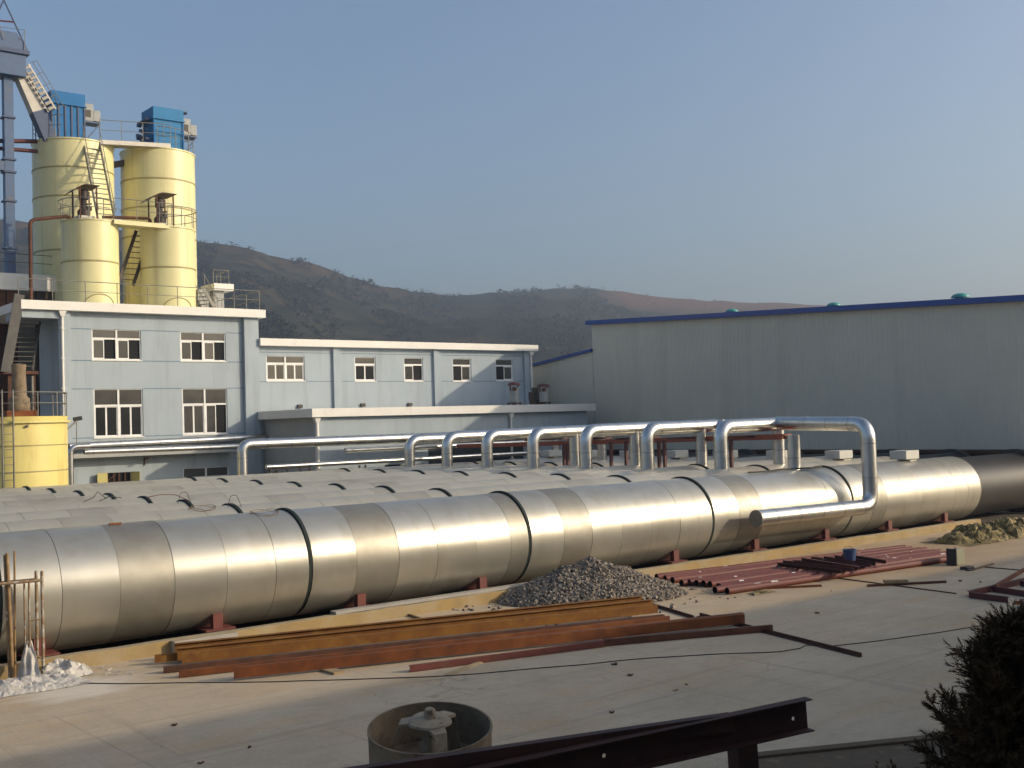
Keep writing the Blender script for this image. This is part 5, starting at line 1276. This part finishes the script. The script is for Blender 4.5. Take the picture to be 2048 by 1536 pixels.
# ---------------------------------------------------------------- dark steel frame in the foreground
ff = thing('steel_trestle', PD(1490, 1600, 11.3), 'dark brown steel channel frame with a leg, near the bottom of the picture', 'steel frame')
A = PD(1612, 1425, 11.6); B = PD(880, 1584, 10.0)
def chan_web(a, b, h, w, holes, root, nm):
    a = Vector(a); b = Vector(b); t = (b-a).normalized(); side = t.cross(Vector((0,0,1))).normalized(); up = side.cross(t).normalized(); L = (b-a).length
    if side.y > 0: side = -side
    m = MB(); th = .012
    def bx(x0, x1, z0, z1, s0, s1):
        P = lambda x, s, z: a+t*x+side*s+up*z
        m.hexa([P(x0,s0,z0),P(x1,s0,z0),P(x1,s1,z0),P(x0,s1,z0),P(x0,s0,z1),P(x1,s0,z1),P(x1,s1,z1),P(x0,s1,z1)])
    xs = 0; r = .020
    for hx, hz in sorted(holes):
        bx(xs, hx-r, -h/2, h/2, 0, th); bx(hx-r, hx+r, -h/2, hz-r, 0, th); bx(hx-r, hx+r, hz+r, h/2, 0, th); xs = hx+r
        # chamfer the corners so that the bolt hole reads round
        for sx_ in (-1, 1):
            for sz_ in (-1, 1):
                P = lambda x, s, z: a+t*(hx+sx_*x)+side*s+up*(hz+sz_*z)
                m.add([P(r,0,r),P(r-.011,0,r),P(r,0,r-.011),P(r,th,r),P(r-.011,th,r),P(r,th,r-.011)], [(0,1,2),(3,5,4),(1,4,5,2)])
    bx(xs, L, -h/2, h/2, 0, th)
    bx(0, L, h/2+.0005, h/2+.013, -.0, w); bx(0, L, -h/2-.013, -h/2-.0005, -.0, w)
    m.build(nm, M_DARKST, root)
chan_web(A, B, .30, .12, [(.17, -.03), (2.35, .01)], ff, 'channel_beam')
p = PD(1462, 1443, 11.22); q = PD(560, 1577, 9.6)
m = MB(); m.bar(p, q, .1, .165); m.build('upper_bar', M_DARKST, ff)
p = PD(1482, 1452, 11.42); q = Vector((p.x+.05, p.y-.03, 0)); m = MB(); m.bar(p, q, .30, .14, up=(0,1,0)); m.build('leg', M_DARKST, ff)
p = PD(900, 1590, 10.15); q = Vector((p.x, p.y, 0)); m = MB(); m.bar(p, q, .28, .14, up=(0,1,0)); m.build('leg', M_DARKST, ff)

# ---------------------------------------------------------------- planting strip and conifer
a = PZ(1490, 1518); b = PZ(1860, 1480); d = (b-a).normalized(); nn = Vector((d.y, -d.x, 0))
m = MB(); P0 = a-d*.2; P1 = a+d*9
m.hexa([P0+nn*.2, P1+nn*.2, P1+nn*6, P0+nn*6, P0+Vector((0,0,.05))+nn*.2, P1+Vector((0,0,.05))+nn*.2, P1+Vector((0,0,.06))+nn*6, P0+Vector((0,0,.06))+nn*6])
M_SOIL = mat('bare_soil', (.12,.085,.05), (.085,.06,.035), rough=1, scale=3, bump=.5, bscale=10, dirt=(.2,.15,.09), dscale=3)
tag(m.build('planting_bed', M_SOIL, origin=(P0.x, P0.y, 0)), kind='structure')
m = MB(); m.hexa([P0, P1, P1+nn*.198, P0+nn*.198, P0+Vector((0,0,.09)), P1+Vector((0,0,.09)), P1+nn*.198+Vector((0,0,.09)), P0+nn*.198+Vector((0,0,.09))])
tag(m.build('bed_kerb', M_SOIL, bevel=.01), 'low concrete edging of the planting bed beside the conifer', 'kerb')

tc = PD(2035, 1500, 8.6); base = Vector((tc.x, tc.y, .05)); top = PD(2032, 1250, 8.6)
cf = thing('conifer', base, 'dark bushy conifer at the lower right corner, needles in ragged sprays', 'conifer')
hh = top.z-base.z
m = MB(); m.tube([base, base+Vector((.03, 0, hh*.5)), base+Vector((0, .02, hh*.94))], [.085, .05, .012], 10); m.build('trunk', M_BARK, cf, smooth=50)
rn = random.Random(12); br = MB(); nd = MB()
def crown_r(f):      # radius of the crown at height fraction f
    return 1.25*(1-f**1.9)*.95+.12 if f < .98 else .06
def needles(p, dr_, L, n):
    dr_ = dr_.normalized(); s0 = dr_.cross(Vector((0,0,1)));
    if s0.length < .05: s0 = Vector((1,0,0))
    s0.normalize(); u0 = s0.cross(dr_)
    for i in range(n):
        f = i/n; w = rn.uniform(0, 6.28); c = p+dr_*L*f; o_ = (s0*math.cos(w)+u0*math.sin(w)); ln = L*.42*(1.1-f*.6); tipv = (dr_*.9+o_*.75).normalized()*ln
        sd = tipv.cross(o_).normalized()*.0060 if tipv.cross(o_).length > 1e-5 else s0*.004
        nd.add([c-sd, c+sd, c+tipv], [(0, 1, 2)])
nb = 300
for i in range(nb):
    f = (i+.5)/nb; f = f**1.02; z = base.z+.02+hh*f*.985; w = i*2.39996+rn.uniform(-.3, .3)
    lump = 1+.28*math.sin(w*2+f*9)+.15*math.sin(f*31); L = crown_r(f)*lump*rn.uniform(.72, 1.08)
    d0 = Vector((math.cos(w), math.sin(w), .35+.5*f)).normalized(); p = Vector((base.x, base.y, z-.12*L))
    tip = p+d0*L; br.tube([p, p+d0*L*.55+Vector((0,0,.02)), tip], [.014, .009, .003], 4, caps=False)
    ns = int(12+34*L)
    for k in range(ns):
        g_ = rn.uniform(.18, 1.0)**.75; q = p+d0*L*g_; w2 = rn.uniform(0, 6.28); sd = d0.cross(Vector((0,0,1))).normalized(); up = sd.cross(d0)
        dd = (d0*rn.uniform(.5, 1.1)+sd*math.cos(w2)*.8+up*(math.sin(w2)*.6+.25)); tl = rn.uniform(.12, .26)*(1.15-.4*g_)
        needles(q, dd, tl, 20)
br.build('branches', M_BARK, cf)
nd.build('needles', M_NEEDLE, cf)

# tan board on the far end of the tank row
p = PY(2016, 934, 28.6); m = MB(); m.bar((p.x-1.3, 28.9, p.z+.25), (p.x+1.4, 28.5, p.z-.15), .9, .05); 
m.box(p.x-1.0, p.x-.9, 28.6, 28.7, 0, p.z-.0); m.box(p.x+1.0, p.x+1.1, 28.5, 28.6, 0, p.z-.25)
tag(m.build('tan_board', M_TAN), 'tan board propped behind the black end of the foremost tank', 'board')

# ---------------------------------------------------------------- haze
hm = bpy.data.materials.new('haze'); hm.use_nodes = True; N = hm.node_tree.nodes
N.remove(N['Principled BSDF']); pv = N.new('ShaderNodeVolumePrincipled'); pv.inputs['Color'].default_value = (.74, .86, 1.0, 1)
pv.inputs['Density'].default_value = .0007; pv.inputs['Anisotropy'].default_value = .55
hm.node_tree.links.new(pv.outputs[0], N['Material Output'].inputs['Volume'])
m = MB(); m.box(-1500, 2600, -700, 2300, -1.0, 175); tag(m.build('haze', hm, origin=(0,0,0)), 'thin bluish haze over the valley and hillside', 'haze', kind='stuff')
